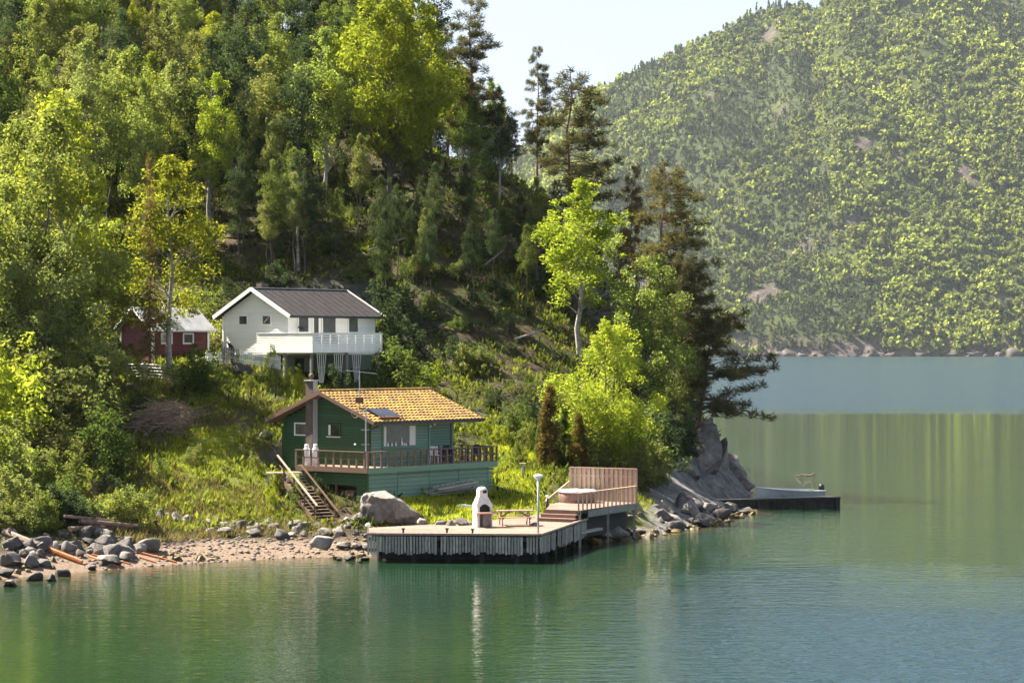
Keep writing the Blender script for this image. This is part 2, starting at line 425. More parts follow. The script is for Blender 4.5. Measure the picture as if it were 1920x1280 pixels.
def H(x, y):
    """ground height"""
    x = np.atleast_1d(np.asarray(x, dtype=float)); y = np.atleast_1d(np.asarray(y, dtype=float))
    z = np.empty(len(x))
    for i in range(0, len(x), 20000):
        xs, ys = x[i:i + 20000], y[i:i + 20000]
        dd = np.hypot(xs[:, None] - ctrl[None, :, 0], ys[:, None] - ctrl[None, :, 1])
        z[i:i + 20000] = (dd ** 2 * np.log(dd + 1e-9)) @ _w[:_n] + _w[_n] + xs * _w[_n + 1] + ys * _w[_n + 2]
    z = np.clip(z, -7.5, 60)
    land = sstep(0.8, 5.0, z)
    z = z + land * ((fbm(x / 7, y / 7, 3) - 0.47) * 2.2 + (fbm(x / 1.8, y / 1.8, 9) - 0.47) * 0.7 * sstep(8, 16, z)) + (fbm(x / 2.2, y / 2.2, 5) - 0.47) * 0.22
    # building plots are dug level
    for o, a, x0, x1, y0, y1, lim in ((CAB, CAB_A, -1.6, 7.4, -1.4, 6.6, 3.45), (WH, WH_A, -0.3, 7.7, -0.2, 6.4, 9.6), (SH, SH_A, -0.2, 4.6, -0.2, 3.4, 9.25)):
        lx, ly = site_local(o, a, x, y)
        inside = sstep(x0 - 0.9, x0, lx) * (1 - sstep(x1, x1 + 0.9, lx)) * sstep(y0 - 0.9, y0, ly) * (1 - sstep(y1, y1 + 1.2, ly))
        z = np.where(z > lim, z * (1 - inside) + lim * inside, z)
    a_, b_ = P(528, 893, 125.2), P(594, 977, 122.4)          # the stairs run free of the bank
    ux, uy = b_.x - a_.x, b_.y - a_.y; L2 = ux * ux + uy * uy
    cx_, cy_ = x - a_.x - 0.40, y - a_.y - 0.40
    t = (cx_ * ux + cy_ * uy) / L2; dist = np.abs(cx_ * uy - cy_ * ux) / math.sqrt(L2)
    w_ = (1 - sstep(0.9, 1.6, dist)) * sstep(-0.15, 0.1, t) * (1 - sstep(1.15, 1.5, t))
    lim = a_.z + (b_.z - a_.z) * np.clip(t, 0, 1) - 0.40
    z = np.where(z > lim, z * (1 - w_) + lim * w_, z)
    return z
def h1(x, y): return float(H([x], [y])[0])

def hit(px, py, y0=100.0, y1=240.0):
    """where the line of sight through a photo pixel meets the ground (or the water)"""
    ys_ = np.arange(y0, y1, 0.25); xs_ = (px - 960) / F * ys_; zs_ = CH - (py - HOR) / F * ys_
    g = np.maximum(H(xs_, ys_), 0.0); k = int(np.argmax(zs_ <= g))
    return Vector((xs_[k], ys_[k], g[k]))

def ground_mat():
    m = bpy.data.materials.new('hillside_ground'); m.use_nodes = True
    n, l = m.node_tree.nodes, m.node_tree.links
    b = n['Principled BSDF']; b.inputs['Roughness'].default_value = 0.95; b.inputs['Specular IOR Level'].default_value = 0.1
    p = _pos(n, l)
    soil = _ramp(n, l, _noise(n, l, p, 0.9, 8, 0.7), (0.020, 0.015, 0.012), (0.075, 0.054, 0.036), 0.32, 0.68)
    mossy = _ramp(n, l, _noise(n, l, p, 1.7, 8, 0.7), (0.016, 0.022, 0.010), (0.065, 0.070, 0.024), 0.3, 0.7)
    grass = _ramp(n, l, _noise(n, l, p, 2.5, 8, 0.7), (0.090, 0.120, 0.018), (0.250, 0.280, 0.040), 0.3, 0.7)
    sand = _ramp(n, l, _noise(n, l, p, 7.0, 8, 0.75), (0.10, 0.072, 0.056), (0.24, 0.18, 0.14), 0.3, 0.7)
    def att(nm):
        a = n.new('ShaderNodeAttribute'); a.attribute_name = nm; return a.outputs['Fac']
    c = _mix(n, l, _ramp(n, l, _noise(n, l, p, 0.35, 6, 0.65), (0, 0, 0), (1, 1, 1), 0.44, 0.60), soil, mossy)
    c = _mix(n, l, att('grass'), c, grass)
    c = _mix(n, l, att('sand'), c, sand)
    rockc = _ramp(n, l, _noise(n, l, p, 1.5, 8, 0.7), (0.05, 0.05, 0.055), (0.24, 0.235, 0.235), 0.3, 0.7)
    c = _mix(n, l, att('rock'), c, rockc)
    l.new(c, b.inputs['Base Color'])
    bp = n.new('ShaderNodeBump'); bp.inputs['Strength'].default_value = 0.8; bp.inputs['Distance'].default_value = 0.15
    l.new(_noise(n, l, p, 3.0, 8, 0.7), bp.inputs['Height']); l.new(bp.outputs[0], b.inputs['Normal'])
    return m

def in_lawn(x, y):
    """sunny grass: right of the cabin, the bank left of it, the slope up to the white house"""
    px = 960 + F * x / y
    a = sstep(905, 925, px) * (1 - sstep(1010, 1040, px)) * sstep(121, 123, y) * (1 - sstep(141, 144, y))
    b = sstep(690, 720, px) * (1 - sstep(930, 950, px)) * sstep(119.3, 120.3, y) * (1 - sstep(131, 132, y))
    c = sstep(230, 330, px) * (1 - sstep(560, 620, px)) * sstep(120.5, 123, y) * (1 - sstep(146, 149, y))
    e = sstep(1165, 1200, px) * (1 - sstep(1225, 1245, px)) * sstep(128, 130, y) * (1 - sstep(136, 138, y)) * 0.6
    return np.clip(a + b + c * np.clip(2.6 * (fbm(x / 4, y / 4, 31) - 0.30), 0.08, 1) + e, 0, 1)
def in_beach(x, y, z):
    px = 960 + F * x / y
    return (1 - sstep(0.5, 0.9, z + (fbm(x / 1.5, y / 1.5, 41) - 0.5) * 0.5)) * (1 - sstep(760, 860, px)) + (1 - sstep(0.2, 0.5, z)) * sstep(760, 860, px)

gx = np.arange(-75, 45.01, 0.7); gy = np.arange(92, 300.01, 0.7)
GX, GY = np.meshgrid(gx, gy); fx_, fy_ = GX.ravel(), GY.ravel()
fz_ = H(fx_, fy_)
nx_, ny_ = len(gx), len(gy)
ii = (np.arange(ny_ - 1)[:, None] * nx_ + np.arange(nx_ - 1)[None, :]).ravel()
me = np_mesh('terrain', np.stack([fx_, fy_, fz_], 1), np.stack([ii, ii + 1, ii + 1 + nx_, ii + nx_], 1), ground_mat(), smooth=True)
steep = np.hypot(*np.gradient(fz_.reshape(ny_, nx_), 0.7)).ravel()
px_ = 960 + F * fx_ / fy_
for nm, val in (('grass', in_lawn(fx_, fy_)), ('sand', in_beach(fx_, fy_, fz_)),
                ('rock', np.clip(sstep(1.0, 1.7, steep + fbm(fx_ / 3, fy_ / 3, 77) * 0.6) + sstep(1190, 1240, px_) * (1 - sstep(3.0, 5.0, fz_)), 0, 1))):
    a = me.attributes.new(nm, 'FLOAT', 'POINT'); a.data.foreach_set('value', val.astype(np.float32))
terrain = link(bpy.data.objects.new('hillside_terrain', me)); tag(terrain, kind='structure')

# ------------------------------------------------------------------ water
def water_mat():
    m = bpy.data.materials.new('fjord_water'); m.use_nodes = True
    n, l = m.node_tree.nodes, m.node_tree.links
    b = n['Principled BSDF']; b.inputs['IOR'].default_value = 1.33
    p = _pos(n, l)
    sep = n.new('ShaderNodeSeparateXYZ'); l.new(p, sep.inputs[0])
    def math_(op, a, c=None):
        k = n.new('ShaderNodeMath'); k.operation = op
        for i, v in enumerate((a, c)):
            if v is None: continue
            if isinstance(v, (int, float)): k.inputs[i].default_value = v
            else: l.new(v, k.inputs[i])
        return k.outputs[0]
    def mr(v, a, c, lo=0.0, hi=1.0):
        k = n.new('ShaderNodeMapRange'); k.interpolation_type = 'SMOOTHSTEP'
        k.inputs[1].default_value = a; k.inputs[2].default_value = c; k.inputs[3].default_value = lo; k.inputs[4].default_value = hi
        l.new(v, k.inputs[0]); return k.outputs[0]
    # wind: open fjord beyond the headland is ruffled, and a cat's-paw of breeze out in front of the quay
    big = _noise(n, l, _pos(n, l, (0.016, 0.03, 1)), 1.0, 4)
    far = mr(math_('ADD', sep.outputs[1], math_('MULTIPLY', math_('SUBTRACT', big, 0.5), 70)), 352, 424)
    near = math_('MULTIPLY', mr(math_('ADD', sep.outputs[1], math_('MULTIPLY', _noise(n, l, _pos(n, l, (0.06, 0.13, 1)), 1.0, 5), -34)), 62, 100, 1, 0), mr(sep.outputs[0], -2, 14))
    wind = math_('MAXIMUM', far, near)
    r1 = _noise(n, l, _pos(n, l, (0.75, 1.5, 1)), 1.0, 3, 0.55)
    r2 = _noise(n, l, _pos(n, l, (2.6, 5.2, 1)), 1.0, 2, 0.5)
    hgt = math_('ADD', r1, math_('MULTIPLY', r2, 0.42))
    amp = math_('ADD', 0.025, math_('MULTIPLY', wind, 0.34))
    bp = n.new('ShaderNodeBump'); bp.inputs['Strength'].default_value = 1.0; bp.inputs['Distance'].default_value = 1.0
    l.new(math_('MULTIPLY', hgt, amp), bp.inputs['Height'])
    l.new(bp.outputs[0], b.inputs['Normal'])
    l.new(mr(wind, 0, 1, 0.015, 0.14), b.inputs['Roughness'])
    at = n.new('ShaderNodeAttribute'); at.attribute_name = 'shallow'
    deep = _ramp(n, l, _noise(n, l, _pos(n, l, (0.03, 0.06, 1)), 1.0, 4), (0.006, 0.021, 0.011), (0.011, 0.033, 0.015))
    deep = _mix(n, l, wind, deep, (0.014, 0.036, 0.058))     # sky reflection of the ruffled water put into its body colour
    c = _mix(n, l, at.outputs['Fac'], deep, (0.060, 0.048, 0.026))
    l.new(c, b.inputs['Base Color'])
    return m
xs = np.concatenate([[-3500, -1200, -400, -150, -90], np.arange(-70, 50, 1.2), [60, 90, 150, 400, 1200, 3500]])
ys = np.concatenate([[-600, -100, 20, 60], np.arange(80, 215, 1.2), [240, 300, 400, 600, 1000, 2000, 3500, 5900]])
WX, WY = np.meshgrid(xs, ys); wx, wy = WX.ravel(), WY.ravel()
ii = (np.arange(len(ys) - 1)[:, None] * len(xs) + np.arange(len(xs) - 1)[None, :]).ravel()
me = np_mesh('water', np.stack([wx, wy, 0 * wx], 1), np.stack([ii, ii + 1, ii + 1 + len(xs), ii + len(xs)], 1), water_mat())
inner = (wx > -74) & (wx < 45) & (wy > 93) & (wy < 299)
sh = np.zeros(len(wx)); sh[inner] = sstep(-1.3, -0.05, H(wx[inner], wy[inner])) * 0.9
a = me.attributes.new('shallow', 'FLOAT', 'POINT'); a.data.foreach_set('value', sh.astype(np.float32))
tag(link(bpy.data.objects.new('water', me)), kind='structure')

# ------------------------------------------------------------------ far mountain across the fjord
SKY_PX = np.array([-400, 300, 600, 760, 850, 940, 1000, 1090, 1150, 1200, 1290, 1340, 1400, 1450, 1500, 1526, 1545, 1600, 1750, 1920, 2300, 3200])
SKY_PY = np.array([560, 600, 640, 600, 470, 335, 258, 190, 165, 140, 101, 74, 44, 23, 17, 27, 10, -50, -110, -140, -180, -200])
M0 = 3020.0
def MH(x, y):
    px = 960 + F * x / y
    s = np.interp(px, SKY_PX, SKY_PY)
    yr = 3900 + 350 * (fbm(px / 260, px * 0, 91) - 0.5)
    zr = CH + (HOR - s) / F * yr
    shore_y = M0 + 60 * (fbm(x / 140, x * 0, 52) - 0.5) - 60 * sstep(0.5, 0.75, vnoise(x / 230, x * 0 + 3, 8))
    t = (y - shore_y) / (yr - shore_y)
    prof = np.where(t < 1, np.clip(t, -0.05, 1) ** 0.92, 1 - (t - 1) * 0.5)
    # spurs and gullies that run obliquely down the face
    q = x * 0.85 + (y - M0) * 0.55
    g = (np.abs(fbm(q / 260, (y - x) / 900, 61, 4) - 0.5) * 2)
    z = zr * prof + np.clip(t, 0, 1) * np.clip(1.0 - t, 0, 1) * (g - 0.25) * 560 + np.clip(t * 6, 0, 1) * np.clip(1.15 - t, 0, 1) * (fbm(x / 60, y / 60, 71) - 0.5) * 40
    return np.where(t > 0, z + 6 * np.clip(t * 40, 0, 1), -8)
mx = np.arange(-1300, 2300.1, 16); my = np.arange(2900, 5000.1, 16)
GX, GY = np.meshgrid(mx, my); ax, ay = GX.ravel(), GY.ravel(); az = MH(ax, ay)
ii = (np.arange(len(my) - 1)[:, None] * len(mx) + np.arange(len(mx) - 1)[None, :]).ravel()
def mountain_mat():
    m = bpy.data.materials.new('mountain_ground'); m.use_nodes = True
    n, l = m.node_tree.nodes, m.node_tree.links
    b = n['Principled BSDF']; b.inputs['Roughness'].default_value = 0.95; b.inputs['Specular IOR Level'].default_value = 0.1
    p = _pos(n, l)
    c = _ramp(n, l, _noise(n, l, p, 0.02, 8, 0.7), (0.022, 0.030, 0.015), (0.070, 0.085, 0.028), 0.3, 0.7)
    rk = _ramp(n, l, _noise(n, l, p, 0.05, 8, 0.75), (0.03, 0.025, 0.026), (0.15, 0.12, 0.115), 0.3, 0.7)
    sep = n.new('ShaderNodeSeparateXYZ'); l.new(p, sep.inputs[0])
    mr = n.new('ShaderNodeMapRange'); mr.inputs[1].default_value = 14; mr.inputs[2].default_value = 30; mr.inputs[3].default_value = 1; mr.inputs[4].default_value = 0
    l.new(sep.outputs[2], mr.inputs[0])
    ca = n.new('ShaderNodeAttribute'); ca.attribute_name = 'cliff'
    l.new(_mix(n, l, ca.outputs['Fac'], _mix(n, l, mr.outputs[0], c, rk), rk), b.inputs['Base Color'])
    bp = n.new('ShaderNodeBump'); bp.inputs['Distance'].default_value = 6.0; bp.inputs['Strength'].default_value = 1
    l.new(_noise(n, l, p, 0.08, 8, 0.7), bp.inputs['Height']); l.new(bp.outputs[0], b.inputs['Normal'])
    return m
me = np_mesh('mountain', np.stack([ax, ay, az], 1), np.stack([ii, ii + 1, ii + 1 + len(mx), ii + len(mx)], 1), mountain_mat(), smooth=True)
ca_ = me.attributes.new('cliff', 'FLOAT', 'POINT'); ca_.data.foreach_set('value', (sstep(0.63, 0.70, fbm(ax / 45, ay / 45, 15)) * (az > 40)).astype(np.float32))
tag(link(bpy.data.objects.new('mountain', me)), kind='structure')

# the wood on it: thousands of crowns, one mass
rng = np.random.default_rng(5)
def ico(sub):
    bm = bmesh.new(); bmesh.ops.create_icosphere(bm, subdivisions=sub, radius=1.0)
    v = np.array([p.co[:] for p in bm.verts]); f = np.array([[q.index for q in t.verts] for t in bm.faces]); bm.free(); return v, f
iv, if_ = ico(2)
protos = []
for k in range(8):                               # each crown is some thirty tilted sprays of foliage
    r_ = np.random.default_rng(k); NQ = 28
    dr = r_.normal(size=(NQ, 3)); dr /= np.linalg.norm(dr, axis=1)[:, None]
    rad_ = r_.uniform(0.45, 1.0, NQ)
    c_ = dr * rad_[:, None]
    sub = r_.normal(size=(5, 3)) * np.array([0.5, 0.5, 0.4]); c_ = c_ * 0.62 + sub[r_.integers(0, 5, NQ)]   # lumpy, several boughs
    if k < 5: c_ = c_ * np.array([1, 1, 1.15]); c_[:, 2] += 1.0; hw = 0.38
    else:
        c_[:, 2] = (c_[:, 2] + 1) * 1.45; c_[:, :2] *= np.clip(1.1 - c_[:, 2] / 2.9, 0.08, 1)[:, None] * 0.8; hw = 0.30
    nn = dr * 0.25 + r_.normal(size=(NQ, 3)) * 0.6; nn[:, 2] += 0.35; nn /= np.linalg.norm(nn, axis=1)[:, None]
    t_ = np.cross(nn, r_.normal(size=(NQ, 3))); t_ /= np.linalg.norm(t_, axis=1)[:, None]; b2 = np.cross(nn, t_)
    s_ = hw * r_.uniform(0.7, 1.35, NQ)[:, None]
    protos.append(np.stack([c_ - t_ * s_ - b2 * s_ * 0.6, c_ + t_ * s_ * 0.7 - b2 * s_, c_ + t_ * s_ + b2 * s_ * 0.7, c_ - t_ * s_ * 0.6 + b2 * s_], 1).reshape(-1, 3))
quadf = np.arange(112).reshape(28, 4)
NT = 30000
tx = rng.uniform(-260, 1180, NT * 2); ty = M0 - 60 + (rng.random(NT * 2) ** 1.15) * 1150
tz = MH(tx, ty)
ppx = 960 + F * tx / ty; ppy = HOR - F * (tz - CH) / ty
cliff = fbm(tx / 45, ty / 45, 15)
ok = (tz > 2) & (ppx > 900) & (ppx < 2000) & (ppy > -160) & ~((cliff > 0.68) & (tz > 40)) & ~((tz < 26) & (fbm(tx / 30, tz / 12, 25) > 0.47))
tx, ty, tz = tx[ok][:NT], ty[ok][:NT], tz[ok][:NT]
V = []; Fc = []; T = []; off = 0
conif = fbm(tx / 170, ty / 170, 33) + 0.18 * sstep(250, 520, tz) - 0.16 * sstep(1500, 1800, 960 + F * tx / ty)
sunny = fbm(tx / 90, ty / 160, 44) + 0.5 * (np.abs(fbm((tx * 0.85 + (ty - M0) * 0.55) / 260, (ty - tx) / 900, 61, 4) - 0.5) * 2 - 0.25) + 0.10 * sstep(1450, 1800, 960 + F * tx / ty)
patch = fbm(tx / 70, ty / 70, 45)
for i in range(len(tx)):
    con = conif[i] + rng.normal(0, 0.06) > 0.535
    k = rng.integers(5, 8) if con else rng.integers(0, 5)
    s = (2.2 + 4.6 * rng.random() ** 1.6) * (0.85 if con else 1.0) * (0.56 + 0.55 * patch[i])
    a = rng.uniform(0, 6.28); ca, sa = math.cos(a), math.sin(a)
    v = protos[k] * s
    V.append(np.stack([v[:, 0] * ca - v[:, 1] * sa + tx[i], v[:, 0] * sa + v[:, 1] * ca + ty[i], v[:, 2] * rng.uniform(0.75, 1.5) + tz[i] - 0.5], 1))
    Fc.append(quadf + off); off += 112
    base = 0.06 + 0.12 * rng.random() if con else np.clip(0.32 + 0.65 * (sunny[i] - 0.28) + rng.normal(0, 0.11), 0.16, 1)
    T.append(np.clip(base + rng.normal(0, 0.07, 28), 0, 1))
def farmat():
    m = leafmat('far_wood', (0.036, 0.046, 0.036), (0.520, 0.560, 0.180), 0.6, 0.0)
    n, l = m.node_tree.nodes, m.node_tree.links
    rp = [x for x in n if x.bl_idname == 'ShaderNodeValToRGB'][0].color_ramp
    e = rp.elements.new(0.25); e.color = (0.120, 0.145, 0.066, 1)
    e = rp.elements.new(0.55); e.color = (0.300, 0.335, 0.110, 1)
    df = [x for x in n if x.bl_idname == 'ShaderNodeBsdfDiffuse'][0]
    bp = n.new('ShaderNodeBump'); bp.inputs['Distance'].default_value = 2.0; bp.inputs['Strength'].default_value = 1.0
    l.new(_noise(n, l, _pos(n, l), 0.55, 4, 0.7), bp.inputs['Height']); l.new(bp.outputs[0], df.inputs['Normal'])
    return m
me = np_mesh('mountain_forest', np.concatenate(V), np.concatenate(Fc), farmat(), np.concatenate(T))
tag(link(bpy.data.objects.new('mountain_forest', me)), 'mixed green wood covering the mountainside across the fjord', 'forest', kind='stuff')

# far shore rocks: knolls of bare rock at the waterline
def rock_mesh(seed, sub=3, flat=0.75, cuts=16):
    r_ = np.random.default_rng(seed)
    v, f = ico(sub)
    for _ in range(cuts):                         # plane cuts give broken facets
        nrm = r_.normal(size=3); nrm /= np.linalg.norm(nrm)
        dlim = r_.uniform(0.38, 0.78); dd = v @ nrm
        v = v - np.clip(dd - dlim, 0, None)[:, None] * nrm * 0.98
    v = v / np.abs(v).max() * (1 + 0.07 * (r_.random(len(v)) - 0.5))[:, None]
    return v * np.array([1.0, 0.85, flat]), f
ROCKS = []
for k in range(7):
    v, f = rock_mesh(100 + k, 3, 0.62 + 0.06 * (k % 4))
    ROCKS.append((v, f))
def rock_data(k, mat, cache={}):
    key = (k, mat.name)
    if key not in cache:
        cache[key] = np_mesh('rock_%d_%s' % (k, mat.name), *ROCKS[k], mat)
    return cache[key]
def rock(loc, size, mat, name='boulder', label='grey boulder among the shoreline rocks', group='rocks along the shore', k=None, sx=1.0, rz=None):
    k = random.randrange(7) if k is None else k
    o = link(bpy.data.objects.new(name, rock_data(k, mat)))
    o.location = loc; o.scale = (size * sx, size, size)
    o.rotation_euler = (random.uniform(-0.25, 0.25), random.uniform(-0.25, 0.25), random.uniform(0, 6.28) if rz is None else rz)
    return tag(o, label, 'rock', group)
random.seed(11)
far_rock = surf('far_rock', (0.022, 0.018, 0.020), (0.13, 0.10, 0.095), 0.9, 0.08, vary=0.2, bump=2.0, bscale=0.2)
for px in list(range(1440, 1530, 14)) + list(range(1600, 1640, 16)) + list(range(1650, 1720, 15)) + list(range(1735, 1900, 20)):
    Y = M0 + 5 + random.uniform(-30, 20)
    x = PX(px, Y)
    yy = np.arange(2930, 3120, 4.0); hh = MH(np.full(len(yy), x), yy)
    k = np.argmax(hh > 0)
    rock((x, yy[k] + 3, 0), random.uniform(9, 20), far_rock, 'shore_cliff', 'bare reddish rock knoll at the foot of the far mountain', 'rock knolls on the far shore')

# air between here and the mountain
hz = bpy.data.materials.new('haze_air'); hz.use_nodes = True
n, l = hz.node_tree.nodes, hz.node_tree.links
n.remove(n['Principled BSDF'])
vol = n.new('ShaderNodeVolumePrincipled')
vol.inputs['Color'].default_value = (0.75, 0.86, 1.0, 1); vol.inputs['Density'].default_value = 0.00002; vol.inputs['Anisotropy'].default_value = 0.3
l.new(vol.outputs[0], n['Material Output'].inputs['Volume'])
b_ = MB(); b_.box((0, 2705, 420), (7400, 6610, 862))
tag(b_.build('haze', hz), kind='stuff')

# ------------------------------------------------------------------ buildings
def clad(wall, mat, axis, plane, out, s0, s1, z0, z1, bh, holes=(), lim=None, th=0.022, name='plank', gap=0.016):
    """lapped boards on a wall: axis 'x' or 'y' is the run, plane its other coordinate, out = -1/+1 outward"""
    z = z0
    while z < z1 - 0.02:
        zt = min(z + bh, z1); zc = (z + zt) / 2
        a, b_ = s0, s1
        if lim:
            a, b_ = lim(zt, s0, s1)
        segs = [(a, b_)] if b_ - a > 0.05 else []
        for (h0, h1_, hz0, hz1) in holes:
            if hz0 < zc < hz1:
                ns = []
                for (p, q) in segs:
                    if h1_ <= p or h0 >= q: ns.append((p, q)); continue
                    if h0 - p > 0.03: ns.append((p, h0))
                    if q - h1_ > 0.03: ns.append((h1_, q))
                segs = ns
        for (p, q) in segs:
            tilt = 0.10
            if axis == 'x':
                bx(name, wall, mat, ((p + q) / 2, plane + out * (th / 2 + 0.008), zc), (q - p, th, zt - z - gap), ((-tilt if out < 0 else tilt), 0, 0))
            else:
                bx(name, wall, mat, (plane + out * (th / 2 + 0.008), (p + q) / 2, zc), (th, q - p, zt - z - gap), (0, (tilt if out < 0 else -tilt), 0))
        z = zt

def window(root, axis, plane, out, c, zc, wd, ht, frame_mat, glass_mat, fr=0.07, mull=False):
    """frame + pane (+ mullion), standing a little proud of the wall"""
    def pos(s, z, o): return (s, plane + out * o, z) if axis == 'x' else (plane + out * o, s, z)
    def sz(a, b_, t): return (a, t, b_) if axis == 'x' else (t, a, b_)
    f = MB()
    for dz in (-1, 1): f.box(pos(c, zc + dz * (ht / 2 + fr / 2), 0.045), sz(wd + 2 * fr, fr, 0.07))
    for ds in (-1, 1): f.box(pos(c + ds * (wd / 2 + fr / 2), zc, 0.045), sz(fr, ht, 0.066))
    if mull: f.box(pos(c, zc, 0.05), sz(0.05, ht, 0.05))
    fo = f.build('window', frame_mat, root)
    w_ = bx('pane', fo, glass_mat, pos(c, zc, 0.03), sz(wd, ht, 0.03))
    return w_, fo

def wallbox(root, name, mat, x0, x1, y0, y1, z0, z1, gable=None):
    b_ = MB()
    if gable is None:
        b_.box(((x0 + x1) / 2, (y0 + y1) / 2, (z0 + z1) / 2), (x1 - x0, y1 - y0, z1 - z0))
    else:
        ym, zt = gable
        pr = [(y0, z0), (y1, z0), (y1, z1), (ym, zt), (y0, z1)]
        vs = [(x0, y, z) for y, z in pr] + [(x1, y, z) for y, z in pr]; n = 5
        b_.add(vs, [(0, 1, 2, 3, 4), (9, 8, 7, 6, 5)] + [(i, (i + 1) % n, n + (i + 1) % n, n + i) for i in range(n)])
    return b_.build(name, mat, root)

# ---- green cabin -------------------------------------------------
cab = thing('green_cabin', 'dark green timber cabin with mossy orange tiled roof and wraparound deck', 'cabin', CAB, CAB_A)
RX0, RX1, RY, RZ, EZ = -0.6, 8.13, 3.1, 3.87, 2.33
slope = (RZ - EZ) / 4.0
zt = lambda y: RZ - 0.2 - abs(y - RY) * slope          # underside of the roof
core = wallbox(cab, 'wall', dark_wood, 0, 4.6, 0, 6.2, -0.5, zt(0), (RY, zt(RY)))  # dark core paints shade into the gaps between boards
wallbox(cab, 'wall', green_front, 4.601, 7.07, 0.6, 6.19, -0.5, zt(0.6), (RY, zt(RY) - 0.005))
glim = lambda z, a, b_: (a, b_) if z < zt(0) else (RY - (zt(RY) - z) / slope + 0.02, RY + (zt(RY) - z) / slope - 0.02)
def w_at(px, y_):                        # photo column on the gable wall -> local y
    k = (px - 960) / F
    return (CAB.x - k * CAB.y) / (math.sin(CAB_A) + k * math.cos(CAB_A))
def x_at(px, ly, o=CAB, a=CAB_A):        # photo column on a wall y=ly -> local x
    k = (px - 960) / F
    X0 = o.x - ly * math.sin(a); Y0 = o.y + ly * math.cos(a)
    return (k * Y0 - X0) / (math.cos(a) - k * math.sin(a))
def zl(py, x, y, o=CAB, a=CAB_A):        # photo row at local (x,y) -> local z
    Y = o.y + x * math.sin(a) + y * math.cos(a)
    return CH - (py - HOR) / F * Y - o.z
wl = (w_at(577, 0) + w_at(553, 0)) / 2; wr = (w_at(641, 0) + w_at(614, 0)) / 2
wz = zl(806, 0, 2.5)
h_g = [(wl - 0.50, wl + 0.50, wz - 0.37, wz + 0.37), (wr - 0.5, wr + 0.5, wz - 0.40, wz + 0.38)]
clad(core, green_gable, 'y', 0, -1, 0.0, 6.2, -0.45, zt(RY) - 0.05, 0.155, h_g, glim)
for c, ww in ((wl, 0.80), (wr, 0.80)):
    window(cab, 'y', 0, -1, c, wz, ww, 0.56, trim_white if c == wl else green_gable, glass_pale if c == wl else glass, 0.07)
bx('window_sill', cab, trim_white, (-0.08, wr, wz - 0.36), (0.10, 0.98, 0.04))
bx('curtain', cab, curtain, (-0.052, wr + 0.33, wz), (0.012, 0.14, 0.54))
px0, px1 = x_at(718, 0), x_at(778, 0)
pz1, pz0 = zl(798, 1.5, 0), zl(837, 1.5, 0)
clad(core, green_front, 'x', 0, -1, 0.0, 4.6, -0.05, zt(0) - 0.02, 0.155, [(px0 - 0.12, px1 + 0.12, pz0 - 0.12, pz1 + 0.12)])
pw, pf = window(cab, 'x', -0.01, -1, (px0 + px1) / 2, (pz0 + pz1) / 2, px1 - px0, pz1 - pz0, green_front, glass_pale, 0.11)
for s, wd in ((px0 + 0.10, 0.16), (px1 - 0.26, 0.46)):
    m_ = MB()
    for k in range(6): m_.box((s + (k - 2.5) * wd / 6, -0.062 - 0.008 * (k % 2), (pz0 + pz1) / 2), (wd / 6, 0.012, pz1 - pz0 - 0.06))
    m_.build('curtain', curtain, cab)
for k, s in enumerate((0.12, 0.24, 0.36, 0.55, 0.62, 0.68)):   # ornaments standing in the picture window
    m_ = MB(); hh = 0.42 if k == 3 else random.uniform(0.15, 0.24)
    m_.lathe([(0.05, 0), (0.06, hh * 0.4), (0.022, hh * 0.7), (0.03, hh)], 8)
    o = m_.build('ornament', trim_white, cab, True, (px0 + s * (px1 - px0), -0.085, pz0 + 0.02))
bx('window_sill', cab, green_front, ((px0 + px1) / 2, -0.10, pz0 - 0.06), (px1 - px0 + 0.3, 0.12, 0.04))
pw2 = wallbox(cab, 'wall', dark_wood, 4.601, 7.06, 0.55, 0.598, -0.3, zt(0.6))
clad(pw2, green_front, 'x', 0.55, -1, 4.62, 7.05, -0.05, zt(0.6) - 0.02, 0.155)
bx('corner_board', cab, green_front, (7.06, 0.52, 1.15), (0.14, 0.16, 2.5))
bx('corner_board', cab, green_front, (4.62, -0.03, 1.2), (0.12, 0.10, 2.5))
bx('corner_board', cab, green_gable, (-0.02, -0.02, 1.2), (0.14, 0.14, 2.5))
bx('corner_board', cab, green_gable, (-0.02, 6.2, 0.9), (0.14, 0.14, 2.9))
for s in (5.25, 5.62):
    m_ = MB(); m_.lathe([(0.02, -0.08), (0.075, -0.04), (0.085, 0.02), (0.05, 0.08)], 10); m_.build('porch_lamp', trim_white, cab, True, (s, 0.46, 1.92 + 0.12 * (s > 5.4)))
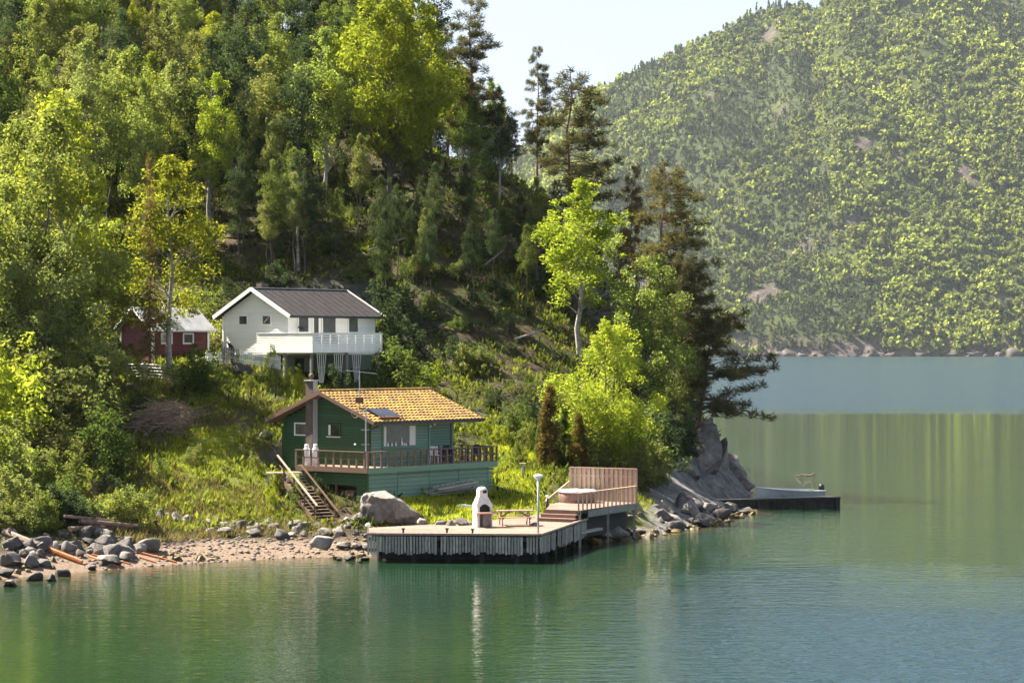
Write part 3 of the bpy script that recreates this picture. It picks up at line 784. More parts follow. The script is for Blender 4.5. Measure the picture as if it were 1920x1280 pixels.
# roof: two slopes of pan tiles, barge boards, gutter
roof = MB()
for sgn in (-1, 1):
    ye, yo = RY + sgn * 4.0, RY
    vs = [(RX0, yo, RZ - 0.10), (RX1, yo, RZ - 0.10), (RX1, ye, EZ - 0.10), (RX0, ye, EZ - 0.10)]
    vs += [(x, y, z - 0.09) for x, y, z in vs]
    roof.add(vs, [(0, 1, 2, 3), (7, 6, 5, 4), (0, 4, 5, 1), (1, 5, 6, 2), (2, 6, 7, 3), (3, 7, 4, 0)])
roofo = roof.build('roof', brown_wood, cab)
til = MB(); rows = 12; L = math.hypot(4.0, RZ - EZ); cols = 29; tw = (RX1 - RX0) / cols
random.seed(3)
for sgn in (-1, 1):
    dvec = Vector((0, sgn * 4.0, EZ - RZ)).normalized(); nvec = Vector((0, sgn * (RZ - EZ), 4.0)).normalized()
    for r in range(rows):
        d0, d1 = L * r / rows - 0.02, L * (r + 1) / rows + 0.03
        for c in range(cols):
            lift = random.uniform(0, 0.015); prof = [(0, 0.02), (0.22, 0.055), (0.45, 0.06), (0.65, 0.02), (0.85, 0.0), (1, 0.02)]
            vs = []
            for dd, up in ((d0, -0.075), (d1, -0.02 + lift)):
                for t, hgt in prof:
                    p = Vector((RX0 + (c + t) * tw, RY, RZ)) + dvec * dd + nvec * (hgt + up + 0.02)
                    vs.append(p)
            low = [v - nvec * 0.05 for v in vs[6:]]
            til.add(vs + low, [(i, i + 1, i + 7, i + 6) for i in range(5)] + [(6 + i, 7 + i, 13 + i, 12 + i) for i in range(5)])
to = til.build('roof_tiles', moss_tile, cab); to['kind'] = 'stuff'
rt = MB(); rt.tube([(RX0 - 0.02, RY, RZ + 0.0), (RX1 + 0.02, RY, RZ + 0.0)], 0.10, 8); rt.build('ridge_cap', moss_tile, cab)
for x in (RX0 - 0.02, RX1 + 0.02):
    for sgn in (-1, 1):
        bar('barge_board', cab, brown_wood, (x, RY, RZ - 0.08), (x, RY + sgn * 4.03, EZ - 0.09), 0.035, 0.19)
for sgn in (-1, 1):
    bar('gutter', cab, black_trim, (RX0, RY + sgn * 4.06, EZ - 0.06), (RX1, RY + sgn * 4.06, EZ - 0.06), 0.12, 0.13)
for y0_, y1_, y2_ in ((-0.95, -0.10, -0.08), (7.1, 6.35, 6.3)):
    m_ = MB(); m_.tube([(-0.12, y0_, EZ - 0.1), (-0.10, (y0_ + y1_) / 2, EZ - 0.32), (-0.08, y1_, EZ - 0.42), (-0.08, y2_, 0.0)], 0.045, 6); m_.build('downpipe', black_trim, cab, True)
# solar panel + its red flashing by the near eave
def on_roof(x, t, up=0.12):
    dvec = Vector((0, -4.0, EZ - RZ)); nv = Vector((0, -(RZ - EZ), 4.0)).normalized()
    return Vector((x, RY, RZ)) + dvec * t + nv * up
sp = MB(); c4 = [on_roof(0.15, 0.68, 0.16), on_roof(1.75, 0.68, 0.16), on_roof(1.75, 0.90, 0.16), on_roof(0.15, 0.90, 0.16)]
sp.add(c4 + [p - Vector((0, 0, 0.06)) for p in c4], [(0, 1, 2, 3), (7, 6, 5, 4), (0, 4, 5, 1), (1, 5, 6, 2), (2, 6, 7, 3), (3, 7, 4, 0)])
spo = sp.build('solar_panel', panel_glass, cab)
bar('panel_frame', cab, concrete_pink, on_roof(0.05, 0.925, 0.12), on_roof(1.85, 0.925, 0.12), 0.10, 0.08)
# chimney
cy = w_at(590, 0)
ch = empty('chimney', (0, 0, 0), 0, cab)
bx('shaft', ch, chimney_brown, (-0.24, cy, 1.95), (0.36, 0.52, 4.9))
bx('sheet_cover', ch, chimney_grey, (-0.22, cy - 0.266, 2.0), (0.34, 0.012, 4.8))
bx('cap', ch, chimney_grey, (-0.24, cy, 4.43), (0.50, 0.66, 0.06))
m_ = MB(); m_.lathe([(0.08, 0), (0.08, 0.1), (0.14, 0.13), (0.15, 0.22), (0.11, 0.30), (0.03, 0.34)], 10); m_.build('cowl', chimney_brown, ch, True, (-0.24, cy, 4.46))
# deck
dk = empty('deck', (0, 0, 0), 0, cab)
DX0, DX1, DY0, DY1 = -1.7, 8.5, -1.5, 3.7
for k in range(11):
    y = DY0 + 0.07 + k * 0.135
    bx('deck_board', dk, red_deck, ((DX0 + DX1) / 2, y, -0.03), (DX1 - DX0, 0.125, 0.035))
for k in range(12):
    x = DX0 + 0.07 + k * 0.14
    bx('deck_board', dk, red_deck, (x, (DY0 + 1.5 + DY1) / 2 + 0.0, -0.03), (0.13, DY1 - DY0 - 1.5, 0.035))
for k in range(10):
    x = 7.2 + k * 0.14
    bx('deck_board', dk, red_deck, (x, 0.5, -0.03), (0.13, 1.0, 0.035))
bx('fascia', dk, green_front, ((DX0 + DX1) / 2 + 0.01, DY0 - 0.02, -0.16), (DX1 - DX0 + 0.06, 0.04, 0.30))
bx('fascia', dk, brown_wood, (DX0 - 0.02, (DY0 + DY1) / 2, -0.15), (0.04, DY1 - DY0, 0.26))
bx('fascia', dk, green_front, (DX1 + 0.02, -0.25, -0.16), (0.04, 2.46, 0.30))
def railing(root, pts, n, wood, hgt=0.80, mid=0.42, post=(0.115, 0.06), top=(0.16, 0.05)):
    a, b_ = Vector(pts[0]), Vector(pts[1]); dv = b_ - a; az_ = math.atan2(dv.y, dv.x)
    for k in range(n + 1):
        p = a + dv * k / n
        bx('baluster', root, wood, (p.x, p.y, p.z + hgt / 2 - 0.08), (post[0], post[1], hgt + 0.16), (0, 0, az_))
    bar('handrail', root, wood, a + Vector((0, 0, hgt)) - dv.normalized() * 0.06, b_ + Vector((0, 0, hgt)) + dv.normalized() * 0.06, top[0], top[1])
    if mid:
        bar('mid_rail', root, wood, a + Vector((0, 0, mid)), b_ + Vector((0, 0, mid)), 0.022, 0.05)
rl = empty('deck_railing', (0, 0, 0), 0, cab)
railing(rl, ((DX0, DY0, 0), (DX1, DY0, 0)), 20, brown_wood)
railing(rl, ((DX0, DY0 + 0.25, 0), (DX0, DY1, 0)), 9, brown_wood)
railing(rl, ((DX1, DY0 + 0.3, 0), (DX1, 1.0, 0)), 5, brown_wood)
# skirting of boards under the deck, with the woodshed opening
SK = -2.35
sk = MB(); sk.box((3.3, DY0 + 0.22, (SK - 0.3) / 2), (9.6, 0.05, -SK - 0.35)); sk = sk.build('skirting', dark_wood, cab)  # dark backing, so the board gaps read as shaded
bats = [x_at(px, DY0 + 0.15) for px in (747, 806, 861)]
edges = [DX0 + 0.15] + bats + [8.0]
for a, b_ in zip(edges[:-1], edges[1:]):
    clad(sk, green_front, 'x', DY0 + 0.20, -1, a + 0.035, b_ - 0.035, SK, -0.32, 0.215)
    bx('batten', sk, green_front, (b_, DY0 + 0.17, (SK - 0.3) / 2), (0.075, 0.06, -SK - 0.33))
for k in range(8):   # open slats at the right end
    bx('plank', sk, green_front, (8.22, DY0 + 0.2, -0.42 - k * 0.215), (0.42, 0.03, 0.15))
g0 = w_at(665, 0)
OPY0, OPY1, OPZ = -0.56, 2.3, -0.86
skg = MB(); skg.box((DX0 + 0.20, (DY0 + 0.25 + OPY0) / 2, (SK - 0.3) / 2), (0.05, OPY0 - DY0 - 0.2, -SK - 0.35)); skg.box((DX0 + 0.20, (OPY0 + 3.6) / 2, (OPZ - 0.3) / 2), (0.05, 3.6 - OPY0, -OPZ - 0.32)); skg.box((DX0 + 0.20, 3.0, -1.2), (0.05, 1.3, 1.6))
skg = skg.build('skirting', dark_wood, cab)
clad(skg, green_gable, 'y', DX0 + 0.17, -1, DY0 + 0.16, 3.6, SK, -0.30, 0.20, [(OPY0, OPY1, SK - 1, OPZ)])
bx('post', cab, brown_wood, (DX0 + 0.22, 0.95, -1.5), (0.10, 0.10, 1.5))
bx('corner_board', cab, green_gable, (DX0 + 0.15, DY0 + 0.17, (SK - 0.3) / 2), (0.10, 0.10, -SK - 0.32))
fo = MB(); fo.box((3.5, 3.2, -1.2), (7.0, 5.6, 1.6)); fo.build('foundation', dark_wood, cab)
# firewood stacked in the opening
random.seed(5)
wp = MB()
for r in range(7):
    for c in range(6):
        wp.tube([(DX0 + 0.5, 0.0 + c * 0.15 + (r % 2) * 0.07, SK + 0.25 + r * 0.13), (DX0 + 0.9, 0.0 + c * 0.15 + (r % 2) * 0.07, SK + 0.25 + r * 0.13)], random.uniform(0.05, 0.075), 7)
o = wp.build('firewood_stack', log_mat); o.matrix_world = Matrix.Translation(CAB) @ Matrix.Rotation(CAB_A, 4, 'Z')
tag(o, 'stack of split firewood in the opening beneath the green deck', 'firewood')
# furniture on the cabin deck
def to_world(o, a, p): return Vector((o.x + p[0] * math.cos(a) - p[1] * math.sin(a), o.y + p[0] * math.sin(a) + p[1] * math.cos(a), o.z + p[2]))
def plastic_chair(loc, rz, mat, label, group=None, name='garden_chair'):
    t = thing(name, label, 'chair', loc, rz, group)
    m_ = MB(); m_.box((0, 0, 0.42), (0.46, 0.46, 0.03)); m_.build('seat', mat, t)
    bk = MB()
    for k in range(5): bk.box((-0.25 - 0.02, -0.18 + k * 0.09, 0.66), (0.025, 0.055, 0.46))
    bk.box((-0.28, 0, 0.88), (0.03, 0.44, 0.06)); bk.build('backrest', mat, t)
    for sy in (-1, 1):
        a_ = MB(); a_.box((0.0, sy * 0.25, 0.62), (0.44, 0.05, 0.03)); a_.box((0.2, sy * 0.25, 0.52), (0.05, 0.04, 0.2)); a_.build('armrest', mat, t)
        for sx in (-1, 1):
            l_ = MB(); l_.tube([(sx * 0.2, sy * 0.2, 0.42), (sx * 0.25, sy * 0.24, 0)], [0.03, 0.022], 6); l_.build('leg', mat, t)
    return t
def garden_table(loc, rz, mat, label, L_=1.4, W_=0.85, name='garden_table'):
    t = thing(name, label, 'table', loc, rz)
    m_ = MB(); m_.box((0, 0, 0.71), (L_, W_, 0.035)); m_.build('tabletop', mat, t)
    for sx in (-1, 1):
        for sy in (-1, 1):
            bx('leg', t, mat, (sx * (L_ / 2 - 0.1), sy * (W_ / 2 - 0.1), 0.35), (0.06, 0.06, 0.70))
    return t
plastic_chair(to_world(CAB, CAB_A, (4.75, -0.35, -0.01)), CAB_A + 0.5, plastic_white, 'white plastic garden chair on the green cabin deck')
garden_table(to_world(CAB, CAB_A, (6.3, -0.45, -0.01)), CAB_A, plastic_blue, 'dark blue garden table on the green cabin deck', 1.5, 0.8)
for k, (x, y, r) in enumerate(((5.6, -0.05, -1.4), (6.6, 0.2, -1.6), (7.7, -0.5, 3.0))):
    plastic_chair(to_world(CAB, CAB_A, (x, y, -0.01)), CAB_A + r, plastic_blue, 'dark blue garden chair at the blue table on the cabin deck', 'blue chairs on the cabin deck')
for k, (x, y) in enumerate(((-1.25, 3.35), (-0.95, 3.0))):
    t = thing('gas_bottle', 'white gas cylinder standing by the cabin chimney', 'gas bottle', to_world(CAB, CAB_A, (x, y, -0.01)), 0, 'gas cylinders on the deck')
    m_ = MB(); m_.lathe([(0.15, 0), (0.17, 0.05), (0.17, 0.80), (0.13, 0.92), (0.05, 0.98)], 14); m_.build('cylinder', plastic_white, t, True)
    m_ = MB(); m_.lathe([(0.10, 0.95), (0.11, 0.97), (0.11, 1.08), (0.09, 1.09)], 12); m_.build('collar', plastic_white, t, True)
# aerial masts bolted to the gable side
am = thing('antenna_mast', 'grey steel mast with crossbars fixed to the cabin deck corner', 'mast', to_world(CAB, CAB_A, (-1.62, -1.28, 0)))
m_ = MB(); m_.tube([(0, 0, -0.2), (0, 0, 3.15)], 0.035, 6); m_.build('pole', metal_grey, am)
for z in (1.95, 1.2): bar('crossbar', am, metal_grey, (-0.25, 0, z), (0.2, 0.0, z), 0.025, 0.025)
m_ = MB(); m_.lathe([(0.02, -0.05), (0.07, 0), (0.02, 0.05)], 8); m_.build('insulator', trim_white, am, True, (-0.55, 0, 1.2))
bar('bracket', am, metal_grey, (-0.5, 0, 2.85), (0.1, 0, 3.05), 0.05, 0.05)
m_ = MB(); m_.tube([(-0.55 + 0.18 * math.cos(t), 0, 2.78 + 0.22 * math.sin(t)) for t in np.linspace(0, 6.28, 13)], 0.018, 5, False); m_.build('cable_coil', stick_mat, am)
an = thing('tv_antenna', 'thin television aerial rising above the mossy roof', 'antenna', to_world(CAB, CAB_A, (0.2, 0.9, 0)))
m_ = MB(); m_.tube([(0, 0, 2.2), (0, 0, 4.95)], 0.028, 6); m_.build('pole', metal_grey, an)
bar('boom', an, metal_grey, (-0.7, 0.0, 4.98), (0.9, 0.1, 4.80), 0.035, 0.035)
for k in range(7):
    x = -0.6 + k * 0.23; bar('element', an, metal_grey, (x, -0.28, 4.97 - k * 0.026), (x, 0.3, 4.97 - k * 0.026), 0.018, 0.018)
bx('amplifier_box', an, brown_wood, (0.0, -0.05, 3.42), (0.42, 0.14, 0.30))
bar('crossbar', an, metal_grey, (-0.4, 0, 2.95), (0.35, 0, 3.05), 0.03, 0.03)

# stairs from the beach up to the deck
TOPP, BOT = P(528, 893, 125.2), P(594, 977, 122.4)
st = thing('wooden_stairs', 'brown wooden stairs climbing from the beach to the cabin deck', 'stairs', BOT)
dv = TOPP - BOT; run = Vector((dv.x, dv.y, 0)); perp = Vector((-run.y, run.x, 0)).normalized()   # perp points left-back
if perp.x > 0: perp = -perp
wid = 1.25
side = -perp * wid                        # towards the right
for s in (0.0, 1.0):
    o_ = side * s
    bar('stringer', st, brown_wood, o_ + Vector((0, 0, -0.15)) - dv * 0.02, o_ + dv * 1.02 + Vector((0, 0, -0.15)), 0.05, 0.24)
NTR = 14
for k in range(NTR):
    c = dv * ((k + 0.5) / NTR) + side * 0.5
    o_ = bx('tread', st, red_deck, c, (wid - 0.06, 0.25, 0.04), (0, 0, math.atan2(side.y, side.x)))
for s in (0.0, 1.0):
    for k in range(4):
        t = 0.06 + k * 0.29
        p = side * s + dv * t
        bx('post', st, brown_wood, p + Vector((0, 0, 0.33 - 0.18 * s)), (0.08, 0.06, 0.95 - 0.35 * s))
    bar('handrail', st, new_wood if s == 0 else brown_wood, side * s + dv * -0.01 + Vector((0, 0, 0.82 - 0.35 * s)), side * s + dv * (1.12 - 0.1 * s) + Vector((0, 0, 0.84 - 0.35 * s)), 0.10, 0.045)
    bar('mid_rail', st, brown_wood, side * s + dv * 0.02 + Vector((0, 0, 0.45)), side * s + dv * 1.06 + Vector((0, 0, 0.45)), 0.03, 0.06)
ld = P(533, 886, 125.6)
for k in range(8): bx('landing_board', st, red_deck, ld - BOT + Vector((-0.75 + k * 0.21, 0.1 + k * 0.05, 0)), (0.2, 1.2, 0.04), (0, 0, 0.25))
for q in ((-0.8, -0.3), (0.2, -0.4)): bx('landing_post', st, trim_white if q[0] > 0 else grey_wood, ld - BOT + Vector((q[0], q[1], -0.6)), (0.1, 0.1, 1.2))

# ---- white house -------------------------------------------------
wh = thing('white_house', 'white weatherboard house on the slope with dark roof and slatted balcony', 'house', WH, WH_A)
WL, WG, WR, WRZ, WEZ = 7.38, 6.0, 3.0, 3.88, 2.13
WX0, WX1, OV = -0.42, 7.85, 0.55
ws = (WRZ - WEZ) / (WR + OV)
wzt = lambda y: WRZ - 0.16 - abs(y - WR) * ws
wc = wallbox(wh, 'wall', white_paint, 0, WL, 0, WG, -0.3, wzt(0), (WR, wzt(WR)))
wlim = lambda z, a, b_: (a, b_) if z < wzt(0) else (WR - (wzt(WR) - z) / ws + 0.02, WR + (wzt(WR) - z) / ws - 0.02)
def yw(px):
    k = (px - 960) / F
    return (WH.x - k * WH.y) / (math.sin(WH_A) + k * math.cos(WH_A))
gw = [yw(457), yw(501)]
gz = zl(600, 0, 3, WH, WH_A)
clad(wc, white_paint, 'y', 0, -1, 0, WG, -0.3, wzt(WR) - 0.04, 0.15, [(c - 0.50, c + 0.50, gz - 0.38, gz + 0.38) for c in gw], wlim, gap=0.026)
for c in gw:
    window(wh, 'y', 0, -1, c, gz, 0.72, 0.50, trim_white, glass, 0.12)
bar('blind', wh, trim_white, (-0.055, gw[1] + 0.22, gz - 0.16), (-0.055, gw[1] - 0.26, gz + 0.2), 0.012, 0.10, (1, 0, 0))  # pale diagonal strip across the pane
fw = []
for a_, b_, t0, t1 in ((559, 577, 594, 622), (586.5, 595.5, 596, 640), (604, 628, 594, 650), (653, 670, 596, 622)):
    xa, xb = x_at(a_, 0, WH, WH_A), x_at(b_, 0, WH, WH_A)
    fw.append((xa, xb, zl(t1, (xa + xb) / 2, 0, WH, WH_A), zl(t0, (xa + xb) / 2, 0, WH, WH_A)))
clad(wc, white_paint, 'x', 0, -1, 0, WL, -0.02, wzt(0) - 0.02, 0.15, [(a_ - 0.12, b_ + 0.12, c_ - 0.12, d_ + 0.12) for a_, b_, c_, d_ in fw], gap=0.026)
for k, (a_, b_, c_, d_) in enumerate(fw):
    if k == 1:
        dr = bx('door', wh, trim_white, ((a_ + b_) / 2, -0.03, 1.0), (b_ - a_ + 0.36, 0.05, 2.0))
        c_ = 0.5
    window(wh, 'x', -0.03 if k == 1 else 0, -1, (a_ + b_) / 2, (c_ + d_) / 2, b_ - a_, d_ - c_, trim_white, glass, 0.10)
for x, y in ((0, 0), (WL, 0), (0, WG)):
    bx('corner_board', wh, trim_white, (x - 0.02 if x == 0 else x + 0.02, y - 0.02 if y == 0 else y + 0.02, 0.95), (0.13, 0.13, 2.4))
rf = MB()
for sgn in (-1, 1):
    ye = WR + sgn * (WR + OV)
    vs = [(WX0, WR, WRZ), (WX1, WR, WRZ), (WX1, ye, WEZ), (WX0, ye, WEZ)]
    vs += [(x, y, z - 0.12) for x, y, z in vs]
    rf.add(vs, [(0, 1, 2, 3), (7, 6, 5, 4), (0, 4, 5, 1), (1, 5, 6, 2), (2, 6, 7, 3), (3, 7, 4, 0)])
rfo = rf.build('roof', roof_dark, wh)
for k in range(14):   # standing seams of the roofing sheets
    x = WX0 + 0.3 + k * 0.59
    bar('roof_seam', rfo, roof_dark, (x, WR - 0.02, WRZ + 0.012), (x, WR - (WR + OV), WEZ + 0.012), 0.035, 0.03)
for sgn in (-1, 1):
    ye = WR + sgn * (WR + OV + 0.03)
    bar('barge_board', wh, trim_white, (WX0 - 0.02, WR, WRZ - 0.06), (WX0 - 0.02, ye, WEZ - 0.08), 0.04, 0.24)
    bar('barge_board', wh, trim_white, (WX1 + 0.02, WR, WRZ - 0.06), (WX1 + 0.02, ye, WEZ - 0.08), 0.04, 0.24)
    bar('gutter', wh, black_trim, (WX0, ye - sgn * 0.02, WEZ - 0.07), (WX1, ye - sgn * 0.02, WEZ - 0.07), 0.11, 0.14)
bar('ridge_cap', wh, metal_grey, (WX0, WR, WRZ + 0.02), (WX1, WR, WRZ + 0.02), 0.22, 0.05)
bx('soffit', wh, trim_white, ((WX0 + WX1) / 2, -0.28, WEZ - 0.10), (WX1 - WX0 - 0.1, 0.50, 0.02))
bx('chimney', wh, chimney_brown, (1.0, 3.5, 3.85), (0.6, 0.5, 0.7))
# balcony
bal = empty('balcony', (0, 0, 0), 0, wh)
BX0, BX1, BY0, BY1 = -0.75, 5.15, -3.0, 2.06
for k in range(21): bx('deck_board', bal, grey_wood, ((BX0 + BX1) / 2, BY0 + 0.08 + k * 0.142, -0.05), (BX1 - BX0, 0.13, 0.04))
for k in range(5): bx('deck_board', bal, grey_wood, (BX0 + 0.07 + k * 0.142, 1.05, -0.05), (0.13, 2.0, 0.04))
for k in range(8):
    z0_ = -0.16 + k * 0.15
    slot = 0.035 if k >= 4 else 0.008
    bx('rail_board', bal, white_paint, ((BX0 + BX1) / 2, BY0 - 0.02, z0_ + 0.07), (BX1 - BX0 + 0.04, 0.025, 0.15 - slot))
    bx('rail_board', bal, white_paint, (BX0 - 0.02, (BY0 + BY1) / 2, z0_ + 0.07), (0.025, BY1 - BY0, 0.15 - slot))
    bx('rail_board', bal, white_paint, (BX1 + 0.02, BY0 / 2, z0_ + 0.07), (0.025, -BY0 - 0.04, 0.15 - slot))
for k in range(9):
    bx('rail_post', bal, trim_white, (BX0 + 0.05 + k * (BX1 - BX0 - 0.1) / 8, BY0 + 0.03, 0.45), (0.07, 0.06, 1.05))
for k in range(6):
    bx('rail_post', bal, trim_white, (BX0 + 0.03, BY0 + 0.4 + k * 0.9, 0.45), (0.06, 0.07, 1.05))
bar('handrail', bal, trim_white, (BX0 - 0.05, BY0 - 0.01, 1.05), (BX1 + 0.05, BY0 - 0.01, 1.05), 0.12, 0.035)
bar('handrail', bal, trim_white, (BX0 - 0.01, BY0, 1.05), (BX0 - 0.01, BY1, 1.05), 0.12, 0.035)
for (x, y) in ((BX0 + 0.1, BY0 + 0.25), (BX0 + 0.1, -0.35), (BX1 - 0.15, BY0 + 0.2), (2.3, BY0 + 0.2)):
    gz_ = h1(*to_world(WH, WH_A, (x, y, 0))[:2]) - WH.z
    hh = -0.1 - gz_ + 0.3
    bx('support_post', bal, grey_wood if y < 0 else trim_white, (x, y, -0.1 - hh / 2), (0.14, 0.14, hh))
bm_ = MB(); bm_.box((3.7, 0.35, -1.3), (7.3, 0.5, 2.2)); bmo = bm_.build('basement_wall', surf('grey_green_paint', (0.10, 0.13, 0.11), (0.17, 0.20, 0.175), 0.7, 3, (1, 1, 6), vary=0.1), wh)
clad(bmo, MATS['grey_green_paint'], 'x', 0.09, -1, 2.2, 7.3, -2.35, -0.32, 0.15)
bx('basement_door', wh, dark_wood, (1.0, 0.08, -1.35), (0.75, 0.05, 1.7))
for px in (602, 634, 668):                # fan trellises hanging from the balcony edge
    xt = x_at(px, BY0 + 0.15, WH, WH_A)
    tr = empty('trellis', (0, 0, 0), 0, wh)
    for k in range(5):
        bar('slat', tr, trim_white, (xt + (k - 2) * 0.19, BY0 + 0.12, -0.2), (xt + (k - 2) * 0.075, BY0 + 0.12, -2.0), 0.02, 0.035, (0, 1, 0))
    for z, hw in ((-0.22, 0.40), (-1.05, 0.27)):
        bar('crossbar', tr, trim_white, (xt - hw, BY0 + 0.095, z), (xt + hw, BY0 + 0.095, z), 0.02, 0.04, (0, 1, 0))
t = thing('hanging_basket', 'dark hanging flower basket under the white house eave', 'flower basket', to_world(WH, WH_A, (0.75, -0.35, 1.40)))
m_ = MB(); m_.lathe([(0.05, -0.16), (0.17, -0.05), (0.2, 0.05)], 10); m_.build('bowl', dark_wood, t, True)
m_ = MB(); m_.tube([(0, 0, 0.05), (0, 0, 0.62)], 0.012, 4); m_.build('cord', black_trim, t)
for k, (x, y, rr) in enumerate(((1.9, -0.9, 0.2), (3.2, -0.8, -2.9))):
    plastic_chair(to_world(WH, WH_A, (x, y, -0.02)), WH_A + rr, plastic_blue, 'dark chair on the white house balcony behind the slatted rail', 'dark chairs on the balcony')
# white garden set on the terrace left of the house, person bending by the corner
TZ = 9.42
tb = P(405, 668, 149.0); tb.z = h1(tb.x, tb.y)
garden_table(tb, 0.3, plastic_white, 'white plastic garden table on the terrace beside the white house', 1.3, 0.85)
for k, (dx, dy, rr) in enumerate(((-0.95, -0.1, 0.2), (0.95, 0.1, 3.3), (-0.25, -0.75, 1.5), (0.35, -0.7, 1.7))):
    plastic_chair((tb.x + dx, tb.y + dy, h1(tb.x + dx, tb.y + dy)), rr, plastic_white, 'white plastic garden chair around the white terrace table', 'white chairs on the terrace')
pf_ = thing('picket_fence', 'low white picket fence on the terrace edge below the house', 'fence')
A_, B_ = P(417, 672, 147.2), P(525, 690, 145.6)
for k in range(30):
    t = k / 29; p = A_.lerp(B_, t); zg = CH - (672 + 18 * t - HOR) / F * p.y
    bx('picket', pf_, trim_white if t > 0.3 else grey_wood, (p.x, p.y, zg + 0.33), (0.065, 0.025, 0.80), (0, 0, -0.4))
for dz in (0.15, 0.5): bar('rail', pf_, trim_white, (A_.x, A_.y + 0.03, CH - (672 - HOR) / F * A_.y + dz), (B_.x, B_.y + 0.03, CH - (690 - HOR) / F * B_.y + dz), 0.03, 0.06)
for t in (0.02, 0.35, 0.68, 0.99):
    p = A_.lerp(B_, t); zg = CH - (672 + 18 * t - HOR) / F * p.y; hg = h1(p.x, p.y + 0.06)
    bx('post', pf_, grey_wood, (p.x, p.y + 0.06, (zg + 0.6 + min(hg, zg) - 0.2) / 2), (0.08, 0.08, zg + 0.6 - min(hg, zg) + 0.2))

# ---- red shed ----------------------------------------------------
sd = thing('red_shed', 'small red wooden shed with pale tin roof among the trees', 'shed', SH, SH_A)
SL, SG, SE, SR = 4.3, 3.2, 1.70, 3.15
szt = lambda y: SR - 0.10 - abs(y - SG / 2) * (SR - SE) / (SG / 2 + 0.35)
sc = wallbox(sd, 'wall', red_paint, 0, SL, 0, SG, -0.2, szt(0), (SG / 2, szt(SG / 2)))
sw = [(x_at(a_, 0, SH, SH_A), x_at(b_, 0, SH, SH_A)) for a_, b_ in ((303, 320), (344, 360))]
clad(sc, red_paint, 'x', 0, -1, 0, SL, -0.2, szt(0) - 0.02, 0.15, [(a_ - 0.1, b_ + 0.1, 0.82, 1.52) for a_, b_ in sw])
clad(sc, red_paint, 'y', 0, -1, 0, SG, -0.2, szt(SG / 2) - 0.03, 0.15, [], lambda z, a, b_: (a, b_) if z < szt(0) else (SG / 2 - (szt(SG / 2) - z) * (SG / 2 + 0.35) / (SR - SE) + 0.02, SG / 2 + (szt(SG / 2) - z) * (SG / 2 + 0.35) / (SR - SE) - 0.02))
for k, (a_, b_) in enumerate(sw): window(sd, 'x', 0, -1, (a_ + b_) / 2, 1.17, b_ - a_, 0.52, trim_white, glass_pale, 0.09)
for x, y in ((0, 0), (SL, 0), (0, SG)): bx('corner_board', sd, trim_white, (x + (0.02 if x else -0.02), y + (0.02 if y else -0.02), 0.65), (0.14, 0.14, 1.75))
rf = MB()
for sgn in (-1, 1):
    ye = SG / 2 + sgn * (SG / 2 + 0.35)
    vs = [(-0.45, SG / 2, SR), (SL + 0.4, SG / 2, SR), (SL + 0.4, ye, SE), (-0.45, ye, SE)]
    vs += [(x, y, z - 0.06) for x, y, z in vs]
    rf.add(vs, [(0, 1, 2, 3), (7, 6, 5, 4), (0, 4, 5, 1), (1, 5, 6, 2), (2, 6, 7, 3), (3, 7, 4, 0)])
ro = rf.build('roof', roof_tin, sd)
for k in range(9):
    x = -0.42 + k * 0.64
    bar('roof_seam', ro, roof_tin, (x, SG / 2 - 0.01, SR + 0.015), (x, -0.34, SE + 0.015), 0.03, 0.035)
for sgn in (-1, 1):
    ye = SG / 2 + sgn * (SG / 2 + 0.37)
    bar('barge_board', sd, trim_white, (-0.46, SG / 2, SR - 0.05), (-0.46, ye, SE - 0.06), 0.03, 0.15)
    bar('eave_board', sd, trim_white, (-0.45, ye, SE - 0.05), (SL + 0.4, ye, SE - 0.05), 0.03, 0.10)
for x in (0.3, 2.1, 4.0): bx('foundation_block', sd, rock_mat, (x, 0.2, -0.55), (0.4, 0.4, 0.8))

# ------------------------------------------------------------------ quay
random.seed(21)
QZ = 1.30
qA, qB, qC, qD, qE, qF = Vector((-6.8, 113.3)), Vector((1.24, 112.7)), Vector((3.75, 123.2)), Vector((1.5, 127.0)), Vector((-1.6, 121.6)), Vector((-7.0, 117.4))
dock = thing('timber_quay', 'timber quay with red-brown decking and weathered upright face boards', 'dock', (0, 0, 0))
poly = [qA, qB, qC, qD, qE, qF]
def inpoly(x, y, pl):
    c = False; n = len(pl)
    for i in range(n):
        a, b_ = pl[i], pl[(i + 1) % n]
        if (a.y > y) != (b_.y > y) and x < (b_.x - a.x) * (y - a.y) / (b_.y - a.y) + a.x: c = not c
    return c
def spans(y, pl):
    xs_ = []; n = len(pl)
    for i in range(n):
        a, b_ = pl[i], pl[(i + 1) % n]
        if (a.y > y) != (b_.y > y): xs_.append((b_.x - a.x) * (y - a.y) / (b_.y - a.y) + a.x)
    xs_.sort(); return list(zip(xs_[::2], xs_[1::2]))
y = 112.85
while y < 126.9:
    for a, b_ in spans(y, poly):
        # each course is two butted boards
        m_ = a + (b_ - a) * random.uniform(0.35, 0.65)
        for p, q in ((a, m_ - 0.004), (m_ + 0.004, b_)):
            if q - p > 0.1: bx('deck_board', dock, red_deck, ((p + q) / 2, y, QZ - 0.02 + random.uniform(-0.004, 0.004)), (q - p, 0.165, 0.04))
    y += 0.175
